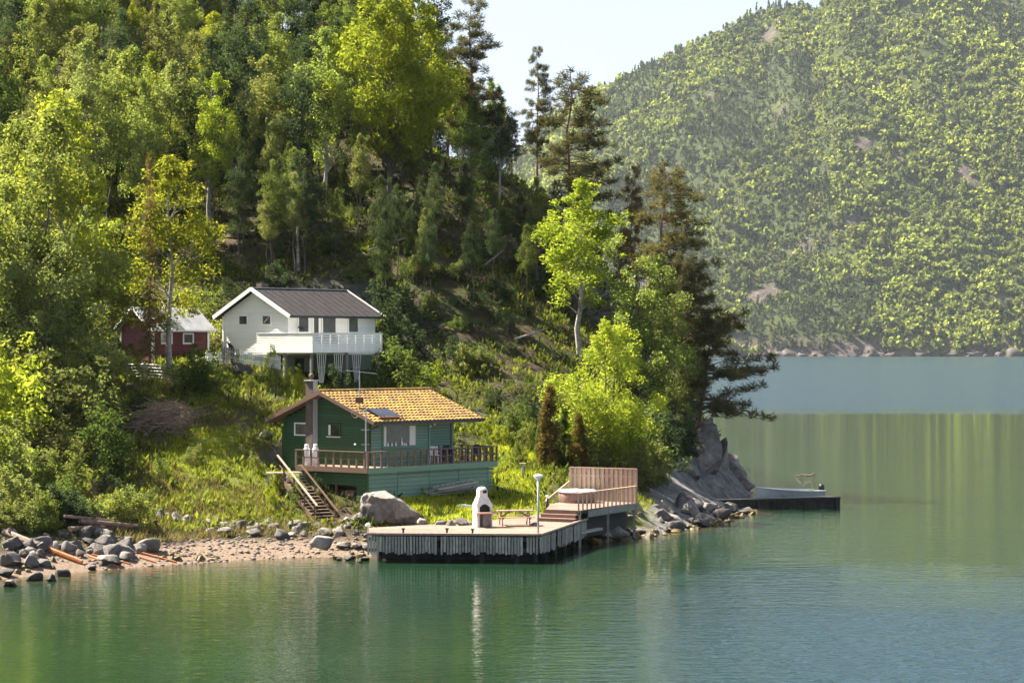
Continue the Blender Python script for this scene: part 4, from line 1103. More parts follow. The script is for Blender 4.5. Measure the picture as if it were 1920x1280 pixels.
def face(a, b_, n, top=QZ - 0.10, ln=0.80, skip=()):
    dv = b_ - a; an_ = math.atan2(dv.y, dv.x); nrm = Vector((dv.y, -dv.x)).normalized()
    for k in range(n):
        if k in skip: continue
        p = a + dv * ((k + 0.5) / n) + nrm * 0.05
        l_ = ln * random.uniform(0.88, 1.10)
        bx('face_board', dock, grey_wood, (p.x, p.y, top - l_ / 2 + 0.02), (dv.length / n * random.uniform(0.62, 0.82), 0.035, l_), (0, random.uniform(-0.012, 0.012), an_))
    for z in (top - 0.12, top - 0.62):
        bar('waler', dock, dark_wood, (a.x, a.y, z), (b_.x, b_.y, z), 0.10, 0.14)
    e0, e1 = a + nrm * 0.06, b_ + nrm * 0.06
    bar('kerb_beam', dock, red_deck, (e0.x, e0.y, QZ + 0.03), (e1.x, e1.y, QZ + 0.03), 0.15, 0.09)
    for k in range(5):
        p = a + dv * ((k + 0.35) / 5) - nrm * 0.35
        m_ = MB(); m_.tube([(p.x, p.y, -2.8), (p.x, p.y, QZ - 0.06)], 0.13, 8); m_.build('pile', dark_wood, dock)
face(qA, qB, 56, skip=(23, 51))
face(qB, qC, 44, skip=(9, 14, 15, 19, 30))
m_ = MB()
inner = [qA + Vector((0.6, 1.9)), qB + Vector((-1.3, 1.9)), qC + Vector((-1.7, -0.2)), qD, qE, qF]
m_.prism([(p.x, p.y) for p in inner], -2.0, QZ - 0.05); m_.build('crib', dark_wood, dock)  # dark block standing in for the shade beneath the decking
for (px, py) in ((756, 1001), (838, 1001), (886, 1002)):
    Y = (CH - QZ) * F / (py - HOR); m_ = MB(); m_.lathe([(0.05, 0), (0.05, 0.14), (0.09, 0.17), (0.09, 0.22)], 8); m_.build('mooring_post', black_trim, dock, False, (PX(px, Y), Y + 0.1, QZ + 0.06))
bar('outfall_plank', dock, grey_wood, (qC.x - 0.4, qC.y - 1.6, 0.72), (qC.x + 0.75, qC.y + 0.6, 0.78), 0.3, 0.12)
# lamp at the left end of the quay
t = thing('quay_light', 'small white-capped light on the left end of the quay', 'light', (PX(690, 114.5), 114.5, QZ))
m_ = MB(); m_.lathe([(0.04, 0), (0.04, 0.25)], 8); m_.build('stem', metal_grey, t)
m_ = MB(); m_.lathe([(0.07, 0.25), (0.12, 0.29), (0.12, 0.38), (0.06, 0.43)], 10); m_.build('cap', trim_white, t, True)

# lamp post on the quay corner
lp = thing('lamp_post', 'tall grey lamp post with conical white shade on the quay corner', 'lamp post', (PX(1009, 112.9), 112.9, QZ))
m_ = MB(); m_.tube([(0, 0, -0.15), (0, 0, 2.55)], 0.05, 8); m_.build('pole', metal_grey, lp, True)
m_ = MB(); m_.lathe([(0.04, 2.48), (0.06, 2.56), (0.23, 2.76), (0.22, 2.78), (0.02, 2.86)], 16); m_.build('lamp_shade', trim_white, lp, True)

# masonry barbecue
bq = thing('barbecue', 'whitewashed masonry garden barbecue with chimney and pink shelf', 'barbecue', (PX(906, 118.0), 118.0, QZ), R(20))
m_ = MB()
m_.box((-0.33, 0.1, 0.5), (0.13, 0.66, 1.0)); m_.box((0.33, 0.1, 0.5), (0.13, 0.66, 1.0)); m_.box((0, 0.38, 0.55), (0.5, 0.10, 1.1))
m_.build('side_walls', concrete_white, bq)
hd = MB()
pr = [(-0.41, 0.42, 1.0), (0.41, 0.42, 1.0), (0.41, -0.23, 1.0), (-0.41, -0.23, 1.0), (-0.41, 0.42, 1.08), (0.41, 0.42, 1.08), (0.41, -0.2, 1.08), (-0.41, -0.2, 1.08), (-0.23, 0.40, 1.46), (0.23, 0.40, 1.46), (0.23, -0.04, 1.46), (-0.23, -0.04, 1.46)]
hd.add(pr, [(0, 1, 2, 3), (0, 4, 5, 1), (1, 5, 6, 2), (2, 6, 7, 3), (3, 7, 4, 0), (4, 8, 9, 5), (5, 9, 10, 6), (6, 10, 11, 7), (7, 11, 8, 4), (8, 11, 10, 9)])
hd.build('hood', concrete_white, bq)
ar = MB()
for k in range(9):
    t0, t1 = math.pi * k / 9, math.pi * (k + 1) / 9
    ar.add([(-0.27 * math.cos(t0), -0.245, 0.78 + 0.34 * math.sin(t0)), (-0.27 * math.cos(t1), -0.245, 0.78 + 0.34 * math.sin(t1)), (-0.27 * math.cos(t1), 0.3, 0.78 + 0.34 * math.sin(t1)), (-0.27 * math.cos(t0), 0.3, 0.78 + 0.34 * math.sin(t0))], [(0, 1, 2, 3)])
ar.add([(-0.27 * math.cos(math.pi * k / 9), -0.243, 0.78 + 0.34 * math.sin(math.pi * k / 9)) for k in range(10)], [tuple(range(10))])
ar.build('fire_opening', soot, bq)
bx('fire_back', bq, soot, (0, 0.0, 0.80), (0.44, 0.5, 0.10))
fl = MB(); fl.box((0, 0.18, 1.62), (0.43, 0.42, 0.34)); fl.lathe([(0.25, 1.78), (0.26, 1.82), (0.20, 1.90), (0.02, 1.95)], 12, (0, 0.18, 0)); fl.build('flue', concrete_white, bq)
bx('flue_opening', bq, soot, (0.07, -0.035, 1.72), (0.20, 0.03, 0.15))
bx('shelf', bq, concrete_pink, (0, -0.35, 0.70), (1.10, 0.55, 0.07))
m_ = MB(); m_.lathe([(0.20, 0), (0.20, 0.66)], 14, (0.05, -0.38, 0)); m_.build('pedestal', rock_mat, bq, True)

# picnic table
pt = thing('picnic_table', 'weathered wooden picnic table with attached benches on the quay', 'picnic table', (PX(965, 119.0), 119.0, QZ), R(8))
for k in range(5): bx('top_board', pt, log_mat, (0, -0.32 + k * 0.16, 0.73), (1.8, 0.145, 0.04))
for sy in (-1, 1):
    for k in range(2): bx('bench_board', pt, log_mat, (0, sy * (0.66 + k * 0.14), 0.44), (1.8, 0.125, 0.04))
for sx in (-1, 1):
    x = sx * 0.68
    for sy in (-1, 1): bar('leg', pt, log_mat, (x, sy * 0.22, 0.70), (x, sy * 0.58, 0.0), 0.05, 0.10)
    bar('cross_beam', pt, log_mat, (x, -0.82, 0.40), (x, 0.82, 0.40), 0.05, 0.09)
    bar('brace', pt, log_mat, (x, 0, 0.42), (sx * 0.2, 0, 0.70), 0.05, 0.07)

# steps and the hot-tub terrace
TZ2 = 1.86
tr_ = thing('hot_tub_terrace', 'raised timber terrace with steps, slatted rail and board windbreak', 'terrace', (0, 0, 0))
R0, R1 = Vector((3.35, 121.6)), Vector((6.55, 127.9)); Wl, Wf = Vector((3.1, 130.1)), Vector((1.72, 122.5))
tp = [R0, R1, Wl, Vector((2.0, 126.5)), Wf]
y = 121.7
while y < 130.0:
    for a, b_ in spans(y, tp):
        if b_ - a > 0.1: bx('deck_board', tr_, red_deck, ((a + b_) / 2, y, TZ2 - 0.02 + random.uniform(-.003, .003)), (b_ - a, 0.132, 0.04))
    y += 0.14
sdir = (Wf - R0); san = math.atan2(sdir.y, sdir.x); snrm = Vector((sdir.y, -sdir.x)).normalized()
if snrm.y > 0: snrm = -snrm
for k in range(3):
    c = (R0 + Wf) / 2 + snrm * (0.02 + 0.28 * k)
    z = TZ2 - 0.03 - 0.185 * k
    w_ = sdir.length + 0.12 * k
    if k: bx('step_tread', tr_, red_deck, (c.x + snrm.x * 0.0, c.y, z), (w_, 0.32, 0.045), (0, 0, san))
    bx('step_riser', tr_, brown_wood, (c.x + snrm.x * 0.15, c.y + snrm.y * 0.15, z - 0.10), (w_, 0.03, 0.17), (0, 0, san))
rr_ = empty('rail', (0, 0, 0), 0, tr_)
railing(rr_, ((R0.x, R0.y, TZ2), (R1.x, R1.y, TZ2)), 14, new_wood, 0.86, 0, (0.13, 0.035), (0.13, 0.045))
bar('fascia', tr_, grey_wood, (R0.x + 0.5, R0.y + 0.95, TZ2 - 0.24), (R1.x + 0.05, R1.y, TZ2 - 0.20), 0.04, 0.34)
bar('joist', tr_, dark_wood, (R0.x, R0.y, TZ2 - 0.12), (R1.x, R1.y, TZ2 - 0.12), 0.06, 0.16)
for t in (0.02, 0.5, 0.97):
    p = R0.lerp(R1, t); bx('post', tr_, grey_wood, (p.x, p.y, TZ2 - 1.0), (0.12, 0.12, 1.9))
m_ = MB(); m_.prism([(p.x, p.y) for p in (R0 + Vector((-.1, .5)), R1 + Vector((-.5, .1)), Wl + Vector((0, -.3)), Wf + Vector((.2, .3)))], 0.4, TZ2 - 0.06); m_.build('substructure', dark_wood, tr_)
wb = empty('windbreak', (0, 0, 0), 0, tr_)
f0, f1 = Vector((3.12, 130.0)), Vector((6.60, 128.0)); fd = f1 - f0; fa = math.atan2(fd.y, fd.x); fn = Vector((fd.y, -fd.x)).normalized()
if fn.y > 0: fn = -fn
NB = 29
for k in range(NB):                       # boards set alternately before and behind the rails
    p = f0 + fd * ((k + 0.5) / NB) + fn * (0.045 if k % 2 == 0 else -0.03)
    bx('board', wb, new_wood, (p.x, p.y, TZ2 + 0.86), (fd.length / NB * (1.05 if k % 2 == 0 else 1.12), 0.022, 1.74), (0, 0, fa))
for z in (0.35, 1.35): bar('rail', wb, new_wood, (f0.x, f0.y, TZ2 + z), (f1.x, f1.y, TZ2 + z), 0.045, 0.09)
bar('top_rail', wb, new_wood, (f0.x, f0.y, TZ2 + 1.76), (f1.x, f1.y, TZ2 + 1.76), 0.16, 0.04)
for t in (0, 0.5, 1): p = f0.lerp(f1, t); bx('post', wb, new_wood, (p.x, p.y + 0.01, TZ2 + 0.6), (0.09, 0.09, 2.3))
bar('brace', wb, new_wood, (f0.x - 0.02, f0.y - 0.06, TZ2 + 0.98), (f0.x - 1.35, f0.y - 1.4, TZ2 - 0.02), 0.05, 0.14)
tub = thing('hot_tub', 'round hot tub with pale padded cover on the timber terrace', 'hot tub', (3.45, 128.15, TZ2), 0.4)
m_ = MB(); m_.lathe([(0.86, 0), (0.90, 0.05), (0.92, 0.50), (0.90, 0.54)], 32, sq=0.35); m_.build('skirt', tub_side, tub, True)
m_ = MB(); m_.lathe([(0.93, 0.53), (0.97, 0.56), (0.97, 0.62), (0.86, 0.665), (0.3, 0.70), (0.01, 0.705)], 32, sq=0.35); m_.build('cover', tub_cover, tub, True)
bx('cover_latch', tub, black_trim, (0.15, -0.2, 0.71), (0.3, 0.1, 0.03))
bl = thing('bollard_light', 'black bollard light with pale cap beside the terrace steps', 'bollard', (PX(1026, 124.3), 124.3, TZ2 - 0.35))
m_ = MB(); m_.lathe([(0.075, 0), (0.075, 0.78)], 12); m_.build('post', black_trim, bl, True)
m_ = MB(); m_.lathe([(0.06, 0.78), (0.06, 0.88), (0.085, 0.89), (0.085, 0.94), (0.03, 0.96)], 12); m_.build('lamp_head', trim_white, bl, True)
# garden path lights on the lawn
g_ = P(980, 905, 134.0); g_.z = h1(g_.x, g_.y)
t = thing('bird_table', 'grey post with flat wooden top on the grass bank', 'bird table', g_)
m_ = MB(); m_.tube([(0, 0, -0.2), (0, 0, 0.85)], 0.07, 8); m_.build('post', metal_grey, t)
bx('tray', t, new_wood, (0, 0, 0.88), (0.36, 0.30, 0.05)); bx('roof_edge', t, new_wood, (0.14, 0, 0.80), (0.06, 0.28, 0.12))
for px, py, Y in ((949, 893, 134.5), (933, 912, 131)):
    p = P(px, py, Y); p.z = h1(p.x, p.y)
    t = thing('path_light', 'short dark path light standing in the lawn', 'light', p, 0, 'path lights in the lawn')
    m_ = MB(); m_.lathe([(0.03, -0.1), (0.03, 0.2), (0.06, 0.22), (0.06, 0.36), (0.07, 0.38), (0.02, 0.42)], 10); m_.build('body', black_trim, t, True)

# timber and ladder heap along the cabin skirting
random.seed(8)
LM0 = to_world(CAB, CAB_A, (3.4, -2.05, 0)); LM0.z = max(h1(LM0.x + a_, LM0.y + a_) for a_ in (-1, 0, 1, 1.8))
lm = thing('lumber_pile', 'heap of grey old boards and a ladder against the green skirting', 'lumber', LM0, CAB_A)
gz0 = [h1(*to_world(CAB, CAB_A, (x, -2.0, 0))[:2]) - CAB.z + 2.15 for x in (1.5, 3.5, 5.5, 7.0)]
for k in range(13):
    x = random.uniform(-1.6, 0.4); l_ = random.uniform(2.2, 4.2); zz = 0.02 + 0.08 * (k % 5) + 0.05
    bar('board', lm, grey_wood, (x, random.uniform(-0.35, 0.3), zz + 0.1), (x + l_, random.uniform(-0.35, 0.35), zz + random.uniform(0.1, 0.35)), 0.14, 0.03)
ladd = empty('ladder', (0, 0, 0.42), 0, lm)
bar('stile', ladd, grey_wood, (-0.6, -0.30, 0.02), (2.6, -0.28, 0.28), 0.04, 0.08); bar('stile', ladd, grey_wood, (-0.4, 0.25, 0.12), (2.7, 0.25, 0.38), 0.04, 0.08)
for k in range(8): bar('rung', ladd, grey_wood, (-0.4 + k * 0.4, -0.30, 0.05 + k * 0.033), (-0.25 + k * 0.4, 0.25, 0.14 + k * 0.033), 0.05, 0.035)
m_ = MB(); random.seed(4)
v, f = rock_mesh(300, 3, 0.5)
tp_ = link(bpy.data.objects.new('tarpaulin', np_mesh('tarpaulin', v * np.array([0.95, 0.35, 0.5]), f, tarp, smooth=True)))
p = P(880, 945, 125.2); tp_.location = (p.x, p.y, h1(p.x, p.y) + 0.12); tag(tp_, 'crumpled white tarpaulin at the end of the lumber heap', 'tarpaulin')

# ---- pier and boat on the right ----------------------------------
pr_ = thing('stone_pier', 'dark narrow pier jutting from the rocks into the fjord', 'pier')
p0, p1 = Vector((11.4, 149.3)), Vector((20.75, 152.9)); pdv = p1 - p0; pn = Vector((-pdv.y, pdv.x)).normalized()
NP = 12
for k in range(NP):
    a = p0 + pdv * (k / NP); b_ = p0 + pdv * ((k + 1) / NP)
    c = (a + b_) / 2 + pn * 0.75
    bx('pier_block', pr_, dark_wood, (c.x, c.y, -0.50 + random.uniform(-0.01, 0.01)), (pdv.length / NP - 0.015, 1.5 + random.uniform(-.04, .04), 2.1), (0, 0, math.atan2(pdv.y, pdv.x)))
for k in range(5):
    a = p0 + pn * (0.15 + 0.3 * k); b_ = p1 + pn * (0.15 + 0.3 * k)
    bar('deck_plank', pr_, wet_wood, (a.x, a.y, 0.58), (b_.x, b_.y, 0.59), 0.27, 0.05)
bar('edge_beam', pr_, dark_wood, (p0.x, p0.y - 0.04, 0.53), (p1.x, p1.y - 0.04, 0.54), 0.10, 0.18)
for k in range(6):
    a = p0 + pdv * (0.42 + k * 0.11); m_ = MB(); m_.tube([(a.x, a.y - 0.10, -1.2), (a.x, a.y - 0.10, 0.45)], 0.09, 7); m_.build('fender_post', dark_wood, pr_)
bt = thing('rowing_boat', 'pale open motor boat moored behind the dark pier', 'boat', (PX(1478, 156.0), 156.0, 0.0), math.atan2(pdv.y, pdv.x))
hull = MB(); secs = []
for i, t in enumerate(np.linspace(0, 1, 9)):
    x = -2.3 + 4.6 * t; wdt = 0.82 * (1 - (1 - t) ** 3.0 * 1.0) if t < 0.5 else 0.82 - 0.08 * (t - 0.5)
    wdt = max(wdt * (0.08 + 0.92 * min(1, t * 2.6)), 0.03); sh_ = 0.80 + 0.28 * (1 - t) ** 2
    secs.append([(x, -wdt, sh_), (x, -wdt * 0.86, 0.28), (x, 0, -0.10 + 0.25 * (1 - t) ** 4), (x, wdt * 0.86, 0.28), (x, wdt, sh_)])
vs = [p for s_ in secs for p in s_]
vs2 = [(p[0], p[1] * 0.93, max(p[2] + (0.05 if abs(p[1]) < 0.3 else 0), 0.2) if p[2] < 0.6 else p[2]) for p in vs]
hull.add(vs, [(i * 5 + j, i * 5 + j + 1, (i + 1) * 5 + j + 1, (i + 1) * 5 + j) for i in range(8) for j in range(4)] + [(40, 41, 42, 43, 44)])
hull.add(vs2, [(i * 5 + j, (i + 1) * 5 + j, (i + 1) * 5 + j + 1, i * 5 + j + 1) for i in range(8) for j in range(4)] + [(44, 43, 42, 41, 40)])
hull.build('hull', metal_grey, bt)
for sgn in (0, 4):
    m_ = MB(); m_.tube([Vector(s_[sgn]) + Vector((0, 0, 0.02)) for s_ in secs], 0.035, 6); m_.build('gunwale', trim_white, bt, True)
for x in (-0.6, 0.9): bx('thwart', bt, grey_wood, (x, 0, 0.55), (0.28, 1.4, 0.04))
om = empty('outboard_motor', (2.42, 0, 0), 0, bt)
m_ = MB(); m_.lathe([(0.10, 0.78), (0.18, 0.84), (0.20, 1.02), (0.15, 1.18), (0.04, 1.22)], 12); m_.build('cowling', black_trim, om, True)
bx('leg', om, black_trim, (0.02, 0, 0.35), (0.16, 0.10, 0.95))
# floating branch out on the water
br = MB(); br.tube([(-0.75, 0, 0.02), (-0.2, 0.1, 0.09), (0.3, 0, 0.03), (0.55, 0.05, 0.1), (0.68, 0, 0.24)], [0.03, 0.05, 0.05, 0.05, 0.03], 6)
br.tube([(-0.2, 0.1, 0.08), (-0.35, 0.05, 0.22)], [0.035, 0.015], 5); br.tube([(0.55, 0.05, 0.1), (0.75, 0, 0.16), (0.82, 0, 0.12)], [0.06, 0.05, 0.02], 6)
Y = CH * F / (892 - HOR); o = br.build('floating_branch', log_mat, None, True, (PX(1510, Y), Y, 0)); tag(o, 'brown drifting branch floating on the green water', 'branch')

# ---- beach drift: logs, poles, rusty pipes -----------------------
def lay(name, pxa, pya, pxb, pyb, r, mat, label, cat, group=None, up=0.0):
    a, b_ = hit(pxa, pya), hit(pxb, pyb)
    a = a + Vector((0, 0, r * 0.8 + up)); b_ = b_ + Vector((0, 0, r * 0.7 + up * 0.6))
    m_ = MB(); mid = (a + b_) / 2; mid.z = max(mid.z, h1(mid.x, mid.y) + r * 0.4)
    m_.tube([a - a, mid - a, b_ - a], [r, r * 0.95, r * 0.85], 8)
    o = m_.build(name, mat, None, False, a); return tag(o, label, cat, group)
lay('driftwood_pole', 8, 1003, 70, 1028, 0.16, log_mat, 'thick grey drift pole leaning on the left boulders', 'log')
lay('rusty_pole', 68, 1027, 154, 1058, 0.13, rust, 'long rust-red pole slanting down to the water', 'pole')
for k, (a, b_, c, d_) in enumerate(((168, 1044, 222, 1066), (172, 1043, 245, 1060), (166, 1046, 215, 1064), (248, 1034, 330, 1057), (262, 1046, 292, 1056))):
    lay('rusty_pipe', a, b_, c, d_, 0.05, rust, 'thin rusty pipe lying on the sand among the boulders', 'pipe', 'rusty pipes on the beach')
for k, (a, b_, c, d_, rr) in enumerate(((130, 1003, 262, 993, 0.15), (165, 994, 255, 984, 0.15), (150, 998, 258, 1002, 0.13), (180, 990, 262, 974, 0.12), (120, 1001, 215, 998, 0.08))):
    lay('drift_log', a, b_, c, d_, rr, log_mat, 'weathered reddish log in the heap behind the beach boulders', 'log', 'drift logs above the beach', 0.12 + 0.16 * k)

# ---- rocks -------------------------------------------------------
random.seed(77)
def rk(px, py, Y, wpx, mat=rock_mat, label='grey boulder among the shoreline rocks', group='rocks along the shore', k=None, sx=1.0, rz=None, sink=0.35):
    size = wpx / 2 / F * Y
    p = P(px, py, Y)
    return rock((p.x, p.y, p.z + size * (0.62 - sink)), size, mat, 'boulder', label, group, k, sx, rz)
v, f = rock_mesh(912, 5, 0.66, 12)
v = v * (0.80 + 0.45 * fbm(v[:, 0] * 3.1 + 5, v[:, 2] * 3.4 + v[:, 1] * 1.7, 8, 5))[:, None]; v[:, 2] = np.minimum(v[:, 2], 0.46 + 0.14 * v[:, 0] + 0.08 * np.sin(v[:, 1] * 5))
o = link(bpy.data.objects.new('boulder', np_mesh('big_boulder', v * 1.60, f, rock_mat))); q = P(737, 975, 120.4); o.location = (q.x, q.y, 2.05); o.rotation_euler = (0.05, 0.06, 0.3)
tag(o, 'huge pale grey flat-topped boulder against the green skirting', 'rock')
rk(271, 1034, 113.5, 60, rock_mat, 'large rounded boulder standing alone on the beach sand', None, 1, 1.0, 0.5, 0.2)
rk(605, 1026, 115.5, 54, rock_mat, 'large grey boulder on the beach near the stairs foot', None, 4, 1.0, 1.0, 0.2)
rk(206, 1050, 111.5, 58, dark_rock, 'dark broad boulder beside the rusty pipes', None, 3, 1.0, 0.3, 0.25)
rk(200, 1025, 113, 52, dark_rock, 'dark boulder under the drift log heap', None, 0, 1.0, 0.9, 0.25)
rk(132, 1045, 111.5, 66, dark_rock, 'tall dark boulder behind the slanting rusty pole', None, 5, 1.0, 0.1, 0.15)
q = hit(455, 705, 140); rock((q.x, q.y, q.z + 0.25), 0.95, dark_rock, 'boulder', 'dark rock outcrop under the picket fence', None, 6)
q = hit(497, 822, 126); rock((q.x, q.y, q.z + 0.1), 0.5, rock_mat, 'boulder', 'pale boulder in the grass left of the green cabin', None, 3)
for px, py, w_ in ((20, 1040, 60), (55, 1048, 46), (85, 1050, 40), (10, 1065, 50), (100, 1020, 40), (60, 1015, 40), (30, 1010, 36), (120, 1068, 40), (60, 1075, 44), (20, 1085, 46), (95, 1080, 30), (165, 1010, 34), (-20, 1060, 60), (150, 1035, 30), (240, 1010, 30), (170, 1062, 20), (75, 1032, 30)):
    q = hit(px, py + w_ * 0.3); s_ = w_ / 2 / F * q.y
    rock((q.x, q.y, q.z + s_ * 0.22), s_, dark_rock if random.random() < 0.7 else rock_mat)
for k in range(46):
    px = random.uniform(-30, 270); py = random.uniform(1004, 1072 - 0.06 * px); q = hit(px, py); s_ = random.choice((10, 13, 17, 22, 27)) / F * q.y
    rock((q.x, q.y, q.z + s_ * 0.2), s_, dark_rock if random.random() < 0.65 else rock_mat)
for k in range(80):                       # the line of stones at the back of the beach
    px = random.uniform(300, 690); py = 1000 - 8 * math.sin((px - 300) / 390 * 3.0) + random.uniform(-10, 8)
    Y = random.uniform(118.6, 121.0); w_ = random.choice((14, 18, 22, 28, 36, 46))
    p = P(px, py, Y); z = h1(p.x, p.y); s_ = w_ / 2 / F * Y
    rock((p.x, p.y, z + s_ * 0.2), s_, random.choice((rock_mat, dark_rock, dark_rock)), 'boulder', 'grey stone in the row along the back of the beach', 'stones behind the beach')
for k in range(16):                       # left end of the quay
    px = random.uniform(628, 692); py = random.uniform(1000, 1040)
    Y = CH * F / (py + 14 - HOR); Y = min(Y, 117.5); p = P(px, py, Y); s_ = random.uniform(8, 17) / F * Y
    rock((p.x, p.y, max(0.0, h1(p.x, p.y)) + s_ * 0.25), s_, random.choice((rock_mat, dark_rock)), 'boulder', 'rock heaped against the left end of the quay', 'rocks at the quay end')
for px, py, w_ in ((790, 992, 50), (845, 985, 26), (868, 980, 34), (878, 993, 32), (853, 998, 20), (1001, 965, 20), (826, 985, 30)):
    Y = 118.8 + random.uniform(0, 1.2); p = P(px, py, Y); s_ = w_ / 2 / F * Y
    rock((p.x, p.y, max(QZ, h1(p.x, p.y)) + s_ * 0.1), s_, rock_mat, 'boulder', 'brownish rock edging the lawn behind the quay', 'rocks between lawn and quay')
p = P(878, 962, 121.5); rock((p.x, p.y, h1(p.x, p.y) + 0.25), 0.42, rock_mat, 'standing_stone', 'upright lichen-covered stone beside the barbecue', None, 5, 0.7)
# breakwater boulders right of the quay, out to the pier
edge = [Vector(s_) for s_ in ((3.4, 124.6), (5.2, 126.6), (6.9, 129.3), (9.0, 133.5), (11.3, 138.4), (13.0, 143.5), (14.3, 148.3))]
def along(t):
    t *= len(edge) - 1; i = min(int(t), len(edge) - 2); return edge[i].lerp(edge[i + 1], t - i)
for k in range(95):
    t = random.random() ** 0.9; p = along(t); off_ = random.uniform(-0.4, 2.2)
    p = p + Vector((-0.86, 0.5)) * off_; s_ = random.choice((0.35, 0.45, 0.55, 0.7, 0.9, 1.05)) * (1 - 0.25 * t)
    z = (0.15 + 0.42 * off_ + random.uniform(-0.1, 0.2)) * (1 - 0.55 * max(0, t - 0.6) / 0.4); s_ *= 1 - 0.35 * max(0, t - 0.7) / 0.3
    rock((p.x, p.y, z), s_, rock_mat if random.random() < 0.55 else dark_rock, 'boulder', 'broken grey boulder in the breakwater right of the quay', 'breakwater boulders')
for k in range(75):                       # seaweed-covered stones at the waterline
    t = random.random(); p = along(t) + Vector((0.86, -0.5)) * random.uniform(-0.1, 1.0)
    rock((p.x, p.y, random.uniform(-0.05, 0.08)), random.uniform(0.16, 0.42), weed_mat, 'seaweed_stone', 'low stone under yellow-brown seaweed along the breakwater waterline', 'seaweed-covered stones by the breakwater')
for k in range(34):
    px = random.choice((random.uniform(20, 130), random.uniform(300, 420), random.uniform(630, 690))); py = random.uniform(1050, 1075) if px < 200 else random.uniform(1040, 1052)
    p = hit(px, py)
    rock((p.x, p.y, p.z + 0.01), random.uniform(0.12, 0.34), weed_mat, 'seaweed_stone', 'low stone under brown seaweed at the beach edge', 'seaweed-covered stones on the beach')
# bare cliff at the tip of the headland: slabs leaning to the water
random.seed(31)
cl = thing('headland_cliff', 'bare grey rock cliff sloping into the fjord at the headland tip', 'cliff', (0, 0, 0))
cm = []
for k, (px, py, Y, sxx, syy, szz, ry, rz_) in enumerate((
        (1305, 885, 163, 1.9, 3.0, 3.4, 0.45, 0.2), (1340, 885, 166, 1.5, 2.6, 2.9, 0.55, 0.0), (1368, 903, 168.5, 1.25, 2.2, 1.9, 0.6, 0.15), (1390, 915, 170, 0.9, 1.6, 1.0, 0.6, 0.0),
        (1262, 895, 158, 1.6, 2.4, 2.4, 0.3, 0.3), (1290, 850, 166, 1.6, 3.0, 3.6, 0.4, 0.1), (1312, 830, 168, 1.2, 3.0, 3.0, 0.5, 0.0), (1235, 915, 153, 1.0, 1.4, 1.2, 0.2, 0.5), (1325, 912, 161.5, 1.4, 1.3, 0.9, 0.3, 0.1))):
    v, f = rock_mesh(500 + k, 4, 1.0, 14)
    nz = fbm(v[:, 0] * 2.2 + k * 7, v[:, 2] * 2.2 + v[:, 1], 3, 4)
    v = v * (0.85 + 0.35 * nz)[:, None]
    p = P(px, py, Y)
    o = link(bpy.data.objects.new('rock_slab', np_mesh('rock_slab', v * np.array([sxx, syy, szz]), f, rock_mat)), cl)
    o.location = p; o.rotation_euler = (0.1, -ry * -1, rz_)

# brush heap on the bank, wire fence, dead branches
random.seed(14)
def sticks(n, sx, sy, sz, rmin=0.012, rmax=0.035, lmin=0.7, lmax=2.2):
    m_ = MB()
    for k in range(n):
        x, y_ = random.gauss(0, sx * 0.45), random.gauss(0, sy * 0.45)
        z = sz * max(0, 1 - (x / sx) ** 2 - (y_ / sy) ** 2) * random.random()
        an_ = random.gauss(0.2, 0.9); l_ = random.uniform(lmin, lmax); tilt = random.gauss(0, 0.25)
        dv_ = Vector((math.cos(an_) * math.cos(tilt), math.sin(an_) * math.cos(tilt), math.sin(tilt))) * l_ / 2
        c = Vector((x, y_, z + 0.05)); r = random.uniform(rmin, rmax)
        m_.tube([c - dv_, c + Vector((0, 0, random.uniform(-.06, .1))), c + dv_], [r, r * 0.8, r * 0.35], 4)
    return m_
p = P(312, 812, 134.0)
o = sticks(420, 2.2, 2.4, 1.3).build('brush_pile', stick_mat); sl_ = math.atan2(h1(p.x, p.y + 1.5) - h1(p.x, p.y - 1.5), 3)
o.location = (p.x, p.y, h1(p.x, p.y) + 0.05); o.rotation_euler = (sl_, 0, 0); tag(o, 'heap of dry cut branches on the grassy bank', 'brush pile')
p = P(160, 945, 121.0)
o = sticks(90, 1.2, 1.5, 0.4).build('brush_pile', stick_mat); o.location = (p.x, p.y, h1(p.x, p.y) + 0.05); o.rotation_euler = (0.4, 0, 0); tag(o, 'small tangle of dead branches above the drift logs', 'brush pile')
wf = thing('wire_fence', 'thin wire mesh fence with grey posts below the red shed', 'fence')
pts = []
for px, py, Y in ((238, 752, 142), (270, 756, 141.5), (305, 765, 141), (345, 772, 140.5)):
    p = P(px, py, Y); p.z = h1(p.x, p.y); pts.append(p)
    m_ = MB(); m_.tube([p + Vector((0, 0, -0.2)), p + Vector((0, 0, 1.15))], 0.045, 6); m_.build('post', grey_wood, wf)
for k in range(6):
    m_ = MB(); m_.tube([p + Vector((0, 0, 0.15 + k * 0.18)) for p in pts], 0.008, 4); m_.build('wire', metal_grey, wf)
for px, py, Y in ((428, 790, 137), (470, 775, 138.5), (516, 765, 140)):
    p = P(px, py, Y); z = h1(p.x, p.y)
    m_ = MB(); m_.tube([(0, 0, -0.2), (0.03, 0, 0.85)], 0.05, 6); tag(m_.build('garden_post', dark_wood, None, False, (p.x, p.y, z)), 'short dark stake standing in the grassy bank', 'post', 'stakes on the bank')

